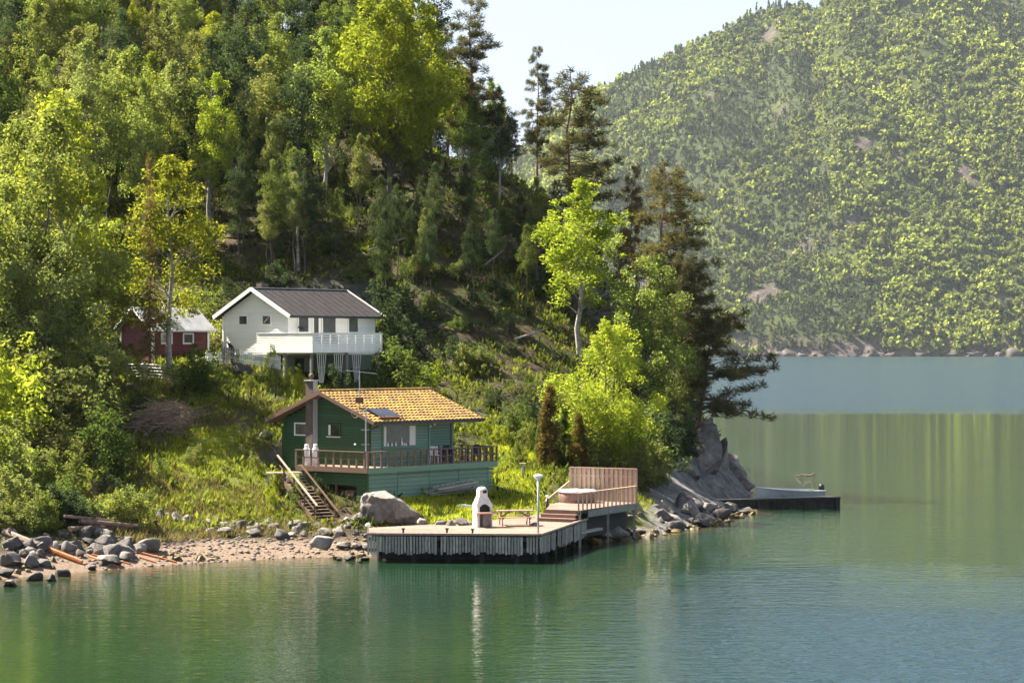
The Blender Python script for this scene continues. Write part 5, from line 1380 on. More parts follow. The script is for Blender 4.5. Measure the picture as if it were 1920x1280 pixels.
# ---- person bending beside the white house -----------------------
def person():
    t = P(434, 672, 148.4); g = h1(t.x, t.y)
    sk_ = {'pel': ((0.08, 0, 0.90), 0.15), 'w': ((0.10, 0, 1.05), 0.15), 'ch': ((-0.02, 0, 1.30), 0.17), 'nk': ((-0.17, 0, 1.46), 0.065), 'hd': ((-0.25, 0, 1.53), 0.085), 'hd2': ((-0.30, 0, 1.60), 0.095)}
    for s_, n_ in ((-1, 'l'), (1, 'r')):
        sk_['hip' + n_] = ((0.08, s_ * 0.09, 0.86), 0.115); sk_['kn' + n_] = ((0.02, s_ * 0.11, 0.47), 0.075); sk_['an' + n_] = ((0.08, s_ * 0.11, 0.08), 0.05); sk_['toe' + n_] = ((-0.10, s_ * 0.12, 0.04), 0.04)
        sk_['sh' + n_] = ((-0.04, s_ * 0.19, 1.36), 0.075); sk_['el' + n_] = ((-0.16, s_ * 0.22, 1.10), 0.055); sk_['wr' + n_] = ((-0.34, s_ * 0.16, 1.00), 0.035); sk_['pa' + n_] = ((-0.41, s_ * 0.15, 0.98), 0.034)
        for q in range(4): sk_['f%d%s' % (q, n_)] = ((-0.47 - 0.012 * (q % 3), s_ * (0.12 + 0.02 * q), 0.955 - 0.008 * q), 0.010)
        sk_['th' + n_] = ((-0.42, s_ * 0.105, 0.945), 0.011)
    ed = [('pel', 'w'), ('w', 'ch'), ('ch', 'nk'), ('nk', 'hd'), ('hd', 'hd2')]
    for n_ in 'lr':
        ed += [('pel', 'hip' + n_), ('hip' + n_, 'kn' + n_), ('kn' + n_, 'an' + n_), ('an' + n_, 'toe' + n_), ('ch', 'sh' + n_), ('sh' + n_, 'el' + n_), ('el' + n_, 'wr' + n_), ('wr' + n_, 'pa' + n_), ('pa' + n_, 'th' + n_)] + [('pa' + n_, 'f%d%s' % (q, n_)) for q in range(4)]
    keys = list(sk_); me_ = bpy.data.meshes.new('person')
    me_.from_pydata([sk_[k][0] for k in keys], [(keys.index(a), keys.index(b_)) for a, b_ in ed], [])
    o_ = link(bpy.data.objects.new('person_rig', me_))
    md = o_.modifiers.new('skin', 'SKIN'); 
    for i, k in enumerate(keys):
        me_.skin_vertices[0].data[i].radius = (sk_[k][1],) * 2
        me_.skin_vertices[0].data[i].use_root = (k == 'pel')
    sb = o_.modifiers.new('sub', 'SUBSURF'); sb.levels = 2; sb.render_levels = 2
    dg = bpy.context.evaluated_depsgraph_get(); ev = o_.evaluated_get(dg)
    nm = bpy.data.meshes.new_from_object(ev); nm.name = 'person'
    bpy.data.objects.remove(o_)
    for mt in (jacket, skin, hair_grey): nm.materials.append(mt)
    for pl in nm.polygons:
        c = pl.center; pl.use_smooth = True
        if c.z > 1.475 and c.x < -0.17: pl.material_index = 2 if (c.z > 1.585 or c.x > -0.25) else 1
        elif c.x < -0.33 and 0.9 < c.z < 1.05: pl.material_index = 1
        else: pl.material_index = 0
    o_ = link(bpy.data.objects.new('person', nm)); o_.location = (t.x, t.y, g - 0.0)
    o_.rotation_euler = (0, 0, 0.35)
    tag(o_, 'person in dark clothes bending forward beside the white house corner', 'person')
person()

# ------------------------------------------------------------------ trees
def leaves(centers, radii, counts, size, seed, aspect=0.62, up=0.35, flat=1.0, needle=False, tint_fn=None):
    """leaf quads spread through clusters; returns verts, faces, tint"""
    r_ = np.random.default_rng(seed)
    C = np.repeat(np.asarray(centers), counts, axis=0); Rr = np.repeat(np.asarray(radii), counts)
    n = len(C)
    dirs = r_.normal(size=(n, 3)); dirs /= np.linalg.norm(dirs, axis=1)[:, None]
    rad = r_.random(n) ** 0.45
    off = dirs * (rad * Rr)[:, None]; off[:, 2] *= flat
    pos = C + off
    nrm = dirs * 0.7 + r_.normal(size=(n, 3)) * 0.55; nrm[:, 2] += up
    nrm /= np.linalg.norm(nrm, axis=1)[:, None]
    t = np.cross(nrm, r_.normal(size=(n, 3)))
    if needle:                                   # tufts point outwards and slightly up
        t = dirs + r_.normal(size=(n, 3)) * 0.5; t[:, 2] = t[:, 2] * 0.5 + 0.25
    t /= np.linalg.norm(t, axis=1)[:, None]
    b_ = np.cross(nrm, t); bl = np.linalg.norm(b_, axis=1); b_ = b_ / np.maximum(bl, 1e-6)[:, None]
    s = size * r_.uniform(0.65, 1.35, n)
    L = t * s[:, None] * 0.62; W = b_ * (s * aspect)[:, None] * 0.55
    bend = nrm * (s * 0.12)[:, None]
    V = np.stack([pos - L, pos + W - bend, pos + L, pos - W - bend], 1).reshape(-1, 3)
    Fq = np.arange(n * 4).reshape(n, 4)
    # one tone per clump with leaf-to-leaf spread
    ct = np.repeat(r_.random(len(centers)), counts)
    tint = np.clip(0.42 * ct + 0.45 * r_.random(n) + 0.13 * rad, 0, 1)
    return V, Fq, tint

def limb(mb, p0, p1, r0, r1, rnd, sag=0.0, n=5, k=4):
    p0, p1 = Vector(p0), Vector(p1); L = (p1 - p0).length
    pts = []
    for i in range(k + 1):
        t = i / k
        q = p0.lerp(p1, t) + Vector((rnd.gauss(0, 0.03), rnd.gauss(0, 0.03), rnd.gauss(0, 0.02))) * L * (0 if i in (0, k) else 1)
        q.z += sag * math.sin(math.pi * t) * L
        pts.append(q)
    mb.tube(pts, [r0 + (r1 - r0) * i / k for i in range(k + 1)], n, False)

def deciduous(name, h, R, c0, seed, nclu=75, nleaf=125, size=0.20, crad=(0.55, 1.0), shape=0.75, trunk_r=None, lobes=0.35, stems=1, barkm=bark, lean=0.0):
    """h height, R crown radius, c0 where the crown begins (0..1)"""
    rnd = random.Random(seed); tm = MB(); cen = []; rad = []
    tr = trunk_r or h * 0.011 + 0.02
    ph = [rnd.uniform(0, 6.28) for _ in range(6)]
    def env(t, a):
        base = max(0.0, math.sin(math.pi * min(1, max(0, t)) ** shape)) ** 0.75
        lob = 1 + lobes * (math.sin(2 * a + ph[0] + 5 * t) * 0.5 + math.sin(3 * a + ph[1] - 7 * t) * 0.5) + lobes * 0.6 * math.sin(11 * t + ph[2])
        return R * base * max(0.3, lob)
    axes = []
    for s in range(stems):
        a0 = rnd.uniform(0, 6.28); off = 0.0 if stems == 1 else R * 0.45
        tip = Vector((math.cos(a0) * off + lean * h, math.sin(a0) * off, h * (0.96 if stems == 1 else rnd.uniform(0.75, 0.97))))
        pts = [Vector((math.cos(a0) * 0.08 * (stems > 1), math.sin(a0) * 0.08 * (stems > 1), -0.4))]
        for i in range(1, 7):
            t = i / 6; pts.append(Vector((tip.x * t ** 1.3 + rnd.gauss(0, 0.012) * h * (i < 6), tip.y * t ** 1.3 + rnd.gauss(0, 0.012) * h * (i < 6), tip.z * t)))
        tm.tube(pts, [tr * (1.25 if i == 0 else (1 - 0.88 * i / 6)) for i in range(7)], 7, False)
        axes.append(pts)
    def axis_at(pts, z):
        for a, b_ in zip(pts[:-1], pts[1:]):
            if a.z <= z <= b_.z: return a.lerp(b_, (z - a.z) / max(1e-6, b_.z - a.z))
        return pts[-1].copy()
    for k in range(nclu):
        t = rnd.random() ** 0.85 if k > 3 else 0.9 + 0.03 * k
        a = rnd.uniform(0, 6.28); z = h * (c0 + (1 - c0) * t)
        rr = env(t, a) * (rnd.random() ** 0.45)
        ax = axis_at(rnd.choice(axes), min(z, h * 0.95))
        c = Vector((ax.x + rr * math.cos(a), ax.y + rr * math.sin(a), z - 0.12 * rr))
        cr = rnd.uniform(*crad) * (0.55 + 0.45 * math.sin(math.pi * min(1, t + 0.12)))
        cen.append(c); rad.append(cr)
        if k % 2 == 0 and rr > 0.3:
            z0_ = max(h * c0 * 0.7, z - rr * rnd.uniform(0.5, 1.1) - 0.2)
            p0 = axis_at(rnd.choice(axes), z0_)
            limb(tm, p0, c, max(0.012, tr * (1 - z0_ / h) * 0.55), 0.008, rnd, 0.06, 4, 3)
    # a few loose sprays outside the envelope break the outline
    for k in range(nclu // 4):
        c = rnd.choice(cen[:nclu]); dv_ = Vector((c.x - lean * c.z, c.y, 0)); dv_ = dv_.normalized() if dv_.length > 0.1 else Vector((1, 0, 0))
        cen.append(c + dv_ * rnd.uniform(0.3, 0.8) + Vector((0, 0, rnd.uniform(-0.4, 0.5)))); rad.append(rnd.uniform(0.22, 0.42))
    cnt = np.array([max(10, int(nleaf * (r / crad[1]) ** 1.6)) for r in rad])
    V, Fq, T = leaves([tuple(c) for c in cen], rad, cnt, size, seed)
    return tm.mesh(name + '_trunk', barkm, True), np_mesh(name + '_crown', V, Fq, LEAF['birch'], T)

def pine(name, h, R, c0, seed, tiers=15, per=4, nleaf=120, size=0.34, asym=0.0, droop=-0.05, cone=False, dens=1.0):
    """scots pine (cone=False: flat plates on a bare trunk) or spruce (cone=True)"""
    rnd = random.Random(seed); tm = MB(); cen = []; rad = []; tr = h * 0.012 + 0.03
    pts = [Vector((0, 0, -0.5))]
    for i in range(1, 8):
        t = i / 7; pts.append(Vector((rnd.gauss(0, 0.012) * h * t + asym * 0.25 * R * t * t, rnd.gauss(0, 0.01) * h * t, h * t)))
    tm.tube(pts, [tr * (1.2 if i == 0 else 1 - 0.9 * i / 7) for i in range(8)], 7, False)
    def ax(z):
        for a, b_ in zip(pts[:-1], pts[1:]):
            if a.z <= z <= b_.z: return a.lerp(b_, (z - a.z) / max(1e-6, b_.z - a.z))
        return pts[-1].copy()
    for i in range(tiers):
        t = (i + rnd.random() * 0.6) / tiers; z = h * (c0 + (1 - c0) * t)
        env = (1 - t) ** 0.8 if cone else (0.35 + 0.65 * math.sin(math.pi * min(1, 0.25 + t * 0.8)))
        for j in range(per):
            if not cone: z = h * (c0 + (1 - c0) * min(0.99, max(0, t + rnd.uniform(-0.035, 0.035))))
            a = rnd.uniform(0, 6.28) if not cone else (j / per + rnd.random() * 0.15 + i * 0.37) * 6.28
            L = R * env * rnd.uniform(0.55, 1.08) * (1 + asym * math.cos(a))
            if L < 0.25: L = 0.25
            p0 = ax(z); tip = p0 + Vector((math.cos(a) * L, math.sin(a) * L, L * (droop if cone else rnd.uniform(-0.22, 0.42))))
            limb(tm, p0, tip, max(0.014, tr * (1 - t) * 0.42), 0.01, rnd, -0.04 if cone else 0.05, 4, 3)
            m = max(1, int(L / 0.62)) if cone else max(1, int(L / 0.6))
            for q in range(m):
                f = (q + 1) / m if cone else 0.28 + 0.72 * (q + 1) / m
                if not cone and rnd.random() < 0.12: continue
                c = p0.lerp(tip, f) + Vector((rnd.gauss(0, 0.12), rnd.gauss(0, 0.12), 0.06))
                cen.append(c); rad.append((0.26 + 0.28 * (1 - abs(f - 0.6))) if cone else rnd.uniform(0.28, 0.58))
    cen.append(pts[-1].copy()); rad.append(0.3)
    cnt = np.array([max(8, int(dens * nleaf * (r / 0.6) ** 1.5)) for r in rad])
    V, Fq, T = leaves([tuple(c) for c in cen], rad, cnt, size, seed, 0.13, 0.5, 0.8 if not cone else 0.55, True)
    return tm.mesh(name + '_trunk', pine_bark, True), np_mesh(name + '_crown', V, Fq, LEAF['pine'], T)

def thuja(name, h, R, seed):
    rnd = random.Random(seed); tm = MB(); cen = []; rad = []
    tm.tube([(0, 0, -0.3), (0, 0, h * 0.9)], [0.09, 0.02], 6, False)
    for k in range(60):
        t = rnd.random(); a = rnd.uniform(0, 6.28)
        rr = R * (1 - t) ** 0.55 * min(1, 0.55 + 3 * t) * rnd.uniform(0.5, 1.05)
        c = Vector((rr * math.cos(a), rr * math.sin(a), h * (0.03 + 0.95 * t))); cen.append(c); rad.append(rnd.uniform(0.2, 0.36))
        tm.tube([(0, 0, max(0.1, c.z - 0.4)), c], [0.02, 0.008], 4, False)
    V, Fq, T = leaves([tuple(c) for c in cen], rad, np.full(len(cen), 120), 0.14, seed, 0.4, 0.6, 1.5, True)
    return tm.mesh(name + '_trunk', bark, True), np_mesh(name + '_crown', V, Fq, LEAF['thuja'], T)

ARCH = {
    'birch_a': (12.0, 2.3, deciduous('birch_a', 12, 2.3, 0.22, 1, 100, 210, 0.145, (0.5, 0.95), 0.7, barkm=birch_bark)),
    'birch_b': (14.0, 2.1, deciduous('birch_b', 14, 2.1, 0.30, 2, 105, 200, 0.145, (0.5, 0.9), 0.62, barkm=birch_bark)),
    'broad':   (10.0, 3.0, deciduous('broad', 10, 3.0, 0.14, 3, 140, 260, 0.135, (0.55, 1.0), 0.62, 0.13, stems=2)),
    'broad_b': (9.0, 2.6, deciduous('broad_b', 9, 2.6, 0.10, 13, 125, 220, 0.14, (0.5, 0.95), 0.66, 0.10, stems=3)),
    'maple':   (17.0, 4.4, deciduous('maple', 17, 4.4, 0.28, 4, 320, 230, 0.19, (0.6, 1.15), 0.7, 0.20, stems=2)),
    'slim':    (14.0, 1.7, deciduous('slim', 14, 1.7, 0.48, 5, 72, 180, 0.145, (0.5, 0.9), 0.8, 0.10)),
    'slim_b':  (15.0, 1.9, deciduous('slim_b', 15, 1.9, 0.40, 15, 78, 180, 0.145, (0.5, 0.9), 0.75, 0.11, lean=0.03)),
    'bush_a':  (3.2, 1.7, deciduous('bush_a', 3.2, 1.7, 0.06, 6, 60, 120, 0.15, (0.4, 0.65), 0.6, 0.03, stems=5)),
    'bush_b':  (2.4, 1.5, deciduous('bush_b', 2.4, 1.5, 0.05, 7, 46, 110, 0.14, (0.35, 0.6), 0.55, 0.025, stems=5)),
    'pine_a':  (16.0, 3.2, pine('pine_a', 16, 3.0, 0.30, 8, 19, 5)),
    'pine_b':  (15.0, 3.3, pine('pine_b', 15, 3.2, 0.18, 9, 19, 5, asym=0.3)),
    'pine_c':  (8.0, 3.4, pine('pine_c', 8, 3.3, 0.2, 10, 13, 5, asym=0.5)),
    'spruce':  (14.0, 2.3, pine('spruce', 14, 2.3, 0.10, 11, 30, 7, 26, 0.30, 0.0, -0.22, True)),
    'thuja':   (5.2, 0.75, thuja('thuja', 5.2, 0.75, 12)),
}
NAMES = {'birch_a': 'birch_tree', 'birch_b': 'birch_tree', 'broad': 'broadleaf_tree', 'broad_b': 'broadleaf_tree', 'maple': 'maple_tree', 'slim': 'slender_tree', 'slim_b': 'slender_tree',
         'bush_a': 'shrub', 'bush_b': 'shrub', 'pine_a': 'pine_tree', 'pine_b': 'pine_tree', 'pine_c': 'pine_tree', 'spruce': 'spruce_tree', 'thuja': 'thuja_tree'}
def tree(kind, x, y, h, leaf, label, group=None, wide=1.0, rz=None, z=None, lean=(0, 0)):
    H0, R0_, (tm, cm_) = ARCH[kind]
    root = empty(NAMES[kind], (x, y, h1(x, y) - 0.05 if z is None else z), random.uniform(0, 6.28) if rz is None else rz)
    s = h / H0; root.scale = (s * wide, s * wide, s)
    root.rotation_euler.x, root.rotation_euler.y = lean
    tag(root, label, 'shrub' if 'bush' in kind else 'tree', group)
    link(bpy.data.objects.new('trunk', tm), root)
    c = link(bpy.data.objects.new('crown', cm_), root)
    c.material_slots[0].link = 'OBJECT'; c.material_slots[0].material = LEAF[leaf]
    return root
def tpx(kind, px, base_py, top_py, Y, leaf, label, group=None, wide=1.0, rz=None, lean=(0, 0)):
    """a tree whose foot stands on the ground at column px, distance Y; its height from the photo"""
    x = PX(px, Y); z = h1(x, Y); top = CH - (top_py - HOR) / F * Y
    return tree(kind, x, Y, max(1.0, top - z), leaf, label, group, wide, rz, None, lean)

HUE = {'birch': 'yellow-green', 'olive': 'olive-green', 'green': 'mid-green', 'bright': 'bright lime-green', 'dark': 'dark green'}
KINDW = {'broad': 'spreading tree', 'broad_b': 'many-stemmed tree', 'birch_a': 'full birch', 'birch_b': 'tall narrow birch', 'slim': 'slender high-crowned tree', 'bush_a': 'large shrub', 'bush_b': 'low shrub'}
def where(px, cuts):
    return [w for c, w in cuts if px < c][0]
random.seed(5)
# named trees
tpx('spruce', 281, 725, 288, 145.5, 'rusty', 'sparse rusty-brown spruce with bare trunk in front of the red shed', None, 0.4)
tpx('birch_a', 318, 690, 296, 147.3, 'bright', 'slender light yellow-green birch rising in front of the red shed', None, 1.15)
tpx('maple', 735, 420, -25, 178, 'bright', 'tall vivid yellow-green maple high on the slope', None, 0.95)
tpx('pine_a', 884, 400, 0, 183, 'pine', 'tall pine against the sky beside the bright maple', None, 0.95, 0.4)
tpx('pine_a', 1008, 400, 88, 188, 'pine', 'smaller dark pine standing alone against the sky', None, 0.65, 2.0)
tpx('pine_b', 1064, 560, 130, 173, 'pine', 'broad dense dark pine where the ridge meets the sky', None, 1.0, 0.0)
tpx('birch_b', 1090, 690, 338, 160, 'bright', 'bright fresh-green birch below the dark ridge pine', None, 1.5, 1.0)
tpx('pine_b', 1240, 720, 305, 166, 'pine_olive', 'tall brownish pine on the headland over the water', None, 0.95, 0.2)
tpx('pine_a', 1172, 600, 308, 170, 'rusty', 'thin leaning brown pine beside the headland pine', None, 0.5, 1.0, (0.0, 0.10))
tpx('pine_c', 1308, 790, 575, 164, 'pine_olive', 'low spreading pine leaning out over the fjord cliff', None, 0.95, 0.0, (0.0, 0.10))
tpx('pine_b', 1275, 770, 470, 163, 'pine', 'dark layered pine on the cliff beside the leaning one', None, 0.9, 0.3)
tpx('broad', 1132, 880, 606, 141.5, 'bright', 'light yellow-green tree behind the hot tub windbreak', None, 1.1, 0.5)
tpx('broad_b', 1200, 850, 480, 157, 'birch', 'rounded yellow-green tree between the headland pines', None, 1.0)
tpx('broad', 1265, 830, 560, 161, 'olive', 'grey-green tree at the cliff top below the pines', None, 0.8)
tpx('thuja', 1032, 895, 722, 138.5, 'thuja', 'bronze-brown columnar conifer behind the lamp post', None, 1.1)
for px, top, Y, wd in ((1058, 765, 139.5, 1.1), (1085, 775, 138.8, 1.2), (1012, 790, 139.8, 1.0)):
    tpx('thuja', px, 890, top, Y, 'thuja' if px == 1085 else 'green', 'columnar evergreen in the clump behind the lamp post', 'columnar evergreens behind the lamp post', wd)
tpx('birch_a', 560, 470, 285, 167, 'dark', 'dark teal-green birch on the shaded slope above the white house', None, 1.15)
tpx('bush_a', 385, 790, 655, 139.5, 'green', 'large leafy bush on the bank in front of the red shed', None, 1.15)
tpx('bush_a', 548, 760, 688, 142.5, 'bright', 'bright round bush between the white house and green cabin', None, 0.9)
tpx('bush_a', 182, 940, 770, 124.5, 'green', 'vivid dark green bush above the beach logs', None, 1.0)
# left-hand trees and shrubs down to the shore
for kind, px, Y, top, leaf, wd in (('broad', 35, 139, 215, 'birch', 1.0), ('birch_a', 110, 143, 175, 'bright', 1.0), ('broad_b', 150, 147, 400, 'birch', 1.0), ('broad', -40, 137, 330, 'birch', 1.0), ('broad_b', 75, 134, 430, 'olive', 1.05),
        ('birch_b', 175, 155, 360, 'birch', 1.0), ('bush_a', 190, 141, 620, 'olive', 1.0), ('slim', 55, 150, 210, 'olive', 1.1), ('broad', 130, 137, 560, 'green', 0.9)):
    tpx(kind, px, 0, top, Y, leaf, '%s %s in the thicket left of the red shed' % (HUE[leaf], KINDW[kind]), 'trees in the left thicket', wd)
for kind, px, Y, top, leaf, wd in (('bush_a', 20, 122, 770, 'bright', 1.2), ('bush_a', 80, 123, 790, 'olive', 1.2), ('bush_a', 45, 118, 840, 'birch', 1.1), ('bush_a', 110, 119.5, 845, 'birch', 1.1), ('bush_b', 15, 115.5, 890, 'olive', 1.1), ('bush_a', 10, 127, 630, 'bright', 1.0),
        ('bush_a', 120, 129, 690, 'olive', 1.2), ('bush_a', 60, 131, 660, 'birch', 1.2), ('bush_b', 225, 129, 810, 'birch', 1.1), ('bush_a', 200, 134, 720, 'olive', 1.2), ('bush_b', 260, 137, 740, 'dark', 1.1), ('bush_b', 232, 147.5, 645, 'olive', 1.0), ('bush_b', 130, 116.5, 905, 'green', 1.0),
        ('bush_b', 215, 121, 890, 'dark', 1.0), ('bush_a', -20, 120, 800, 'olive', 1.2), ('bush_b', 70, 115.5, 930, 'dark', 1.0), ('bush_b', 160, 117.5, 930, 'olive', 1.1), ('bush_b', 30, 114.6, 950, 'birch', 1.1), ('bush_b', 105, 115.2, 950, 'olive', 1.0), ('bush_b', 270, 120.5, 925, 'olive', 1.0), ('bush_b', -15, 114.2, 940, 'dark', 1.2)):
    tpx(kind, px, 0, top, Y, leaf, '%s %s %s' % (HUE[leaf], KINDW[kind], 'just above the shore boulders' if Y < 121 else 'halfway up the overgrown bank' if Y < 132 else 'on the bank below the red shed'), 'shrubs on the left bank', wd)
for px in range(-24, 262, 22):
    q = hit(px + random.uniform(-6, 6), 992 + random.uniform(-12, 6)); lf = random.choice(('olive', 'birch', 'dark', 'green'))
    tree('bush_b', q.x, q.y, random.uniform(0.9, 1.7), lf, '%s bush growing down to the left shore boulders' % HUE[lf], 'bushes at the left shore', random.uniform(1.0, 1.3))
# shrubs right of and behind the green cabin
for kind, px, Y, top, leaf, wd in (('bush_a', 905, 143, 790, 'bright', 1.1), ('bush_a', 935, 141.5, 800, 'bright', 1.0), ('bush_b', 880, 144, 795, 'birch', 1.1), ('bush_a', 960, 143, 755, 'green', 1.0), ('bush_a', 985, 141, 790, 'birch', 0.9), ('bush_b', 970, 138.5, 850, 'green', 0.9),
        ('bush_a', 1000, 146, 740, 'dark', 1.2), ('bush_a', 930, 149, 730, 'dark', 1.2), ('bush_a', 1105, 140, 800, 'olive', 1.1), ('bush_a', 1165, 142, 790, 'birch', 1.1), ('bush_a', 1195, 146, 760, 'green', 1.2), ('bush_a', 1225, 150, 770, 'dark', 1.2), ('bush_a', 1180, 139, 845, 'olive', 1.0), ('bush_a', 1215, 145, 830, 'olive', 1.0),
        ('bush_a', 1250, 154, 780, 'dark', 1.1), ('bush_a', 1275, 158, 790, 'dark', 1.0), ('bush_b', 1230, 147, 850, 'green', 1.0)):
    tpx(kind, px, 0, top, Y, leaf, '%s %s %s' % (HUE[leaf], KINDW[kind], where(px, ((950, 'behind the right end of the cabin deck'), (1020, 'between the cabin and the columnar evergreens'), (1190, 'behind the board windbreak'), (2000, 'above the headland rocks')))), 'shrubs behind the cabin and windbreak', wd)
for kind, px, Y, top, leaf, wd in (('bush_b', 738, 156, 600, 'dark', 1.0), ('bush_b', 760, 150, 650, 'green', 1.0), ('bush_b', 722, 158, 590, 'green', 0.9), ('bush_b', 800, 149, 690, 'bright', 0.9), ('bush_b', 505, 146.2, 660, 'birch', 0.6), ('bush_b', 400, 156, 600, 'olive', 1.3), ('bush_a', 395, 160, 545, 'birch', 1.2), ('bush_b', 640, 146.5, 695, 'dark', 0.8), ('bush_b', 690, 149, 695, 'green', 0.7),
        ('bush_b', 745, 160, 540, 'dark', 1.2), ('bush_b', 450, 163, 530, 'dark', 1.2), ('bush_b', 870, 155, 640, 'dark', 1.2), ('bush_b', 520, 144, 690, 'olive', 0.7), ('bush_b', 470, 141, 740, 'birch', 0.7), ('bush_b', 440, 137, 775, 'bright', 0.6), ('bush_b', 480, 128, 855, 'birch', 0.6), ('bush_b', 525, 125.5, 905, 'bright', 0.8), ('bush_b', 560, 124.2, 925, 'green', 0.7), ('bush_b', 510, 123.5, 930, 'bright', 0.6), ('bush_b', 600, 125.5, 915, 'dark', 0.6), ('bush_b', 360, 128, 840, 'olive', 0.9), ('bush_b', 300, 125, 890, 'birch', 0.8)):
    tpx(kind, px, 0, top, Y, leaf, '%s %s %s' % (HUE[leaf], KINDW[kind], where(px, ((430, 'between the red shed and the bank'), (535, 'on the bank left of the green cabin') if Y < 150 else (535, 'behind the white house'), (620, 'beside the wooden stairs') if Y < 130 else (620, 'below the white house'), (700, 'under the balcony trellises'), (2000, 'on the slope right of the white house')))), 'bushes on the open slope', wd)

# the wood on the hillside
random.seed(9)
def blocked(px0, px1, py0, py1):
    for a, b_, c, d_ in ((215, 720, 540, 720), (430, 980, 460, 720), (500, 960, 700, 960), (860, 960, -20, 120), (960, 1120, 60, 330)):
        if px1 > a and px0 < b_ and py1 > c and py0 < d_: return True
    return False
spots = []
tries = 0
while len(spots) < 150 and tries < 6000:
    tries += 1
    px = random.uniform(-40, 1130); Y = random.uniform(158, 235)
    x = PX(px, Y); z = h1(x, Y); py = HOR - (z - CH) / Y * F
    if py > 520 or py < -120: continue
    # stay below the skyline seen through the trees on the right
    kind = random.choice(('birch_a', 'birch_b', 'slim', 'slim', 'slim_b', 'broad', 'birch_b', 'slim_b'))
    if px > 440 and random.random() < 0.75: kind = random.choice(('slim', 'slim_b', 'birch_b'))
    hh = random.uniform(9, 15) if kind != 'broad' else random.uniform(7, 10)
    if py > 440 and px > 420: hh *= 0.6
    if px > 850: hh *= 0.75
    s_ = F / Y; R_ = ARCH[kind][1] * hh / ARCH[kind][0]
    crown0 = {'slim': 0.48, 'slim_b': 0.4, 'birch_b': 0.3}.get(kind, 0.18)
    if blocked(px - R_ * s_ * 0.7, px + R_ * s_ * 0.7, py - hh * s_, py - hh * s_ * crown0): continue
    if 620 < px < 850 and Y < 184: continue
    if any((x - a) ** 2 + (Y - b_) ** 2 < 2.6 ** 2 for a, b_ in spots): continue
    spots.append((x, Y))
    leaf = random.choice(('birch', 'birch', 'olive', 'olive', 'green', 'bright', 'dark')) if px < 420 else random.choice(('birch', 'green', 'dark', 'olive', 'dark', 'birch'))
    zone = ('left hillside wood' if px < 400 else 'upper hillside wood' if px < 860 else 'ridge wood by the pines')
    what = {'birch_a': 'full-crowned birch', 'birch_b': 'tall narrow birch', 'slim': 'slender tree with bare lower trunk', 'slim_b': 'slender leaning tree with high crown', 'broad': 'rounded broadleaf tree'}[kind]
    hue = {'birch': 'yellow-green', 'olive': 'olive-green', 'green': 'mid-green', 'bright': 'bright green', 'dark': 'dark green'}[leaf]
    tree(kind, x, Y, hh, leaf, '%s %s in the %s' % (hue, what, zone), 'hillside trees of one kind: %s %s, %s' % (hue, what, zone), random.uniform(0.9, 1.2))
# dark conifers mixed into the wood
for px, Y, top in ((455, 205, -60), (600, 196, 40), (175, 215, -80), (320, 212, -50), (630, 188, 100), (840, 190, 60), (790, 186, 170), (960, 190, 210), (420, 190, 150), (20, 190, 60), (545, 210, -40)):
    tpx('spruce' if px % 2 else 'pine_a', px, 0, top, Y, 'pine', 'dark conifer standing among the hillside birches', 'dark conifers in the hillside wood', 0.85)
# thin young trunks on the shaded slope
for k in range(44):
    px = random.uniform(440, 1010); Y = random.uniform(160, 184); x = PX(px, Y); z = h1(x, Y); py = HOR - (z - CH) / Y * F
    hh = random.uniform(4, 8.5)
    if py - hh * F / Y < 300 and px > 850: continue
    lf = random.choice(('dark', 'green', 'olive'))
    tree('slim', x, Y, hh, lf, 'thin young %s tree %s' % (HUE[lf], where(px, ((720, 'on the shaded slope above the white house'), (860, 'on the shaded slope right of the white house'), (2000, 'on the shaded slope below the ridge pines')))), 'thin young trees on the shaded slope', 0.85)
for k in range(30):
    px = random.uniform(720, 1010) if k % 3 else random.uniform(430, 720); Y = random.uniform(153 if px > 745 else 162, 178); x = PX(px, Y)
    if px < 745 and Y < 160: continue
    lf = random.choice(('dark', 'dark', 'green', 'olive')); kd = random.choice(('bush_a', 'bush_b'))
    tree(kd, x, Y, random.uniform(0.8, 1.5), lf, '%s %s %s' % (HUE[lf], KINDW[kd], where(px, ((720, 'in the shade above the white house'), (860, 'in the shade right of the white house'), (2000, 'in the shade below the ridge pines')))), 'shrubs on the shaded slope', random.uniform(1.0, 1.4))
# fallen dead trunks on the slope
for px, py, Y, l_, an_ in ((690, 470, 168, 3.5, 0.5), (620, 455, 169, 3.0, -0.4), (965, 640, 159, 2.5, 0.5), (905, 500, 171, 2.4, 0.9), (560, 390, 177, 4, 0.2)):
    x = PX(px, Y); m_ = MB(); zz = h1(x, Y)
    e = Vector((math.cos(an_) * l_, 0.3, math.sin(an_) * l_ * 0.6)); m_.tube([(0, 0, 0.1), e * 0.5 + Vector((0, 0, 0.1)), e + Vector((0, 0, 0.15))], [0.09, 0.07, 0.03], 6)
    m_.tube([e * 0.6 + Vector((0, 0, 0.1)), e * 0.6 + Vector((0.3, 0, 0.7))], [0.04, 0.015], 5)
    tag(m_.build('fallen_trunk', birch_bark, None, True, (x, Y, zz)), 'pale dead branch lying on the shaded slope', 'branch', 'dead branches on the slope')

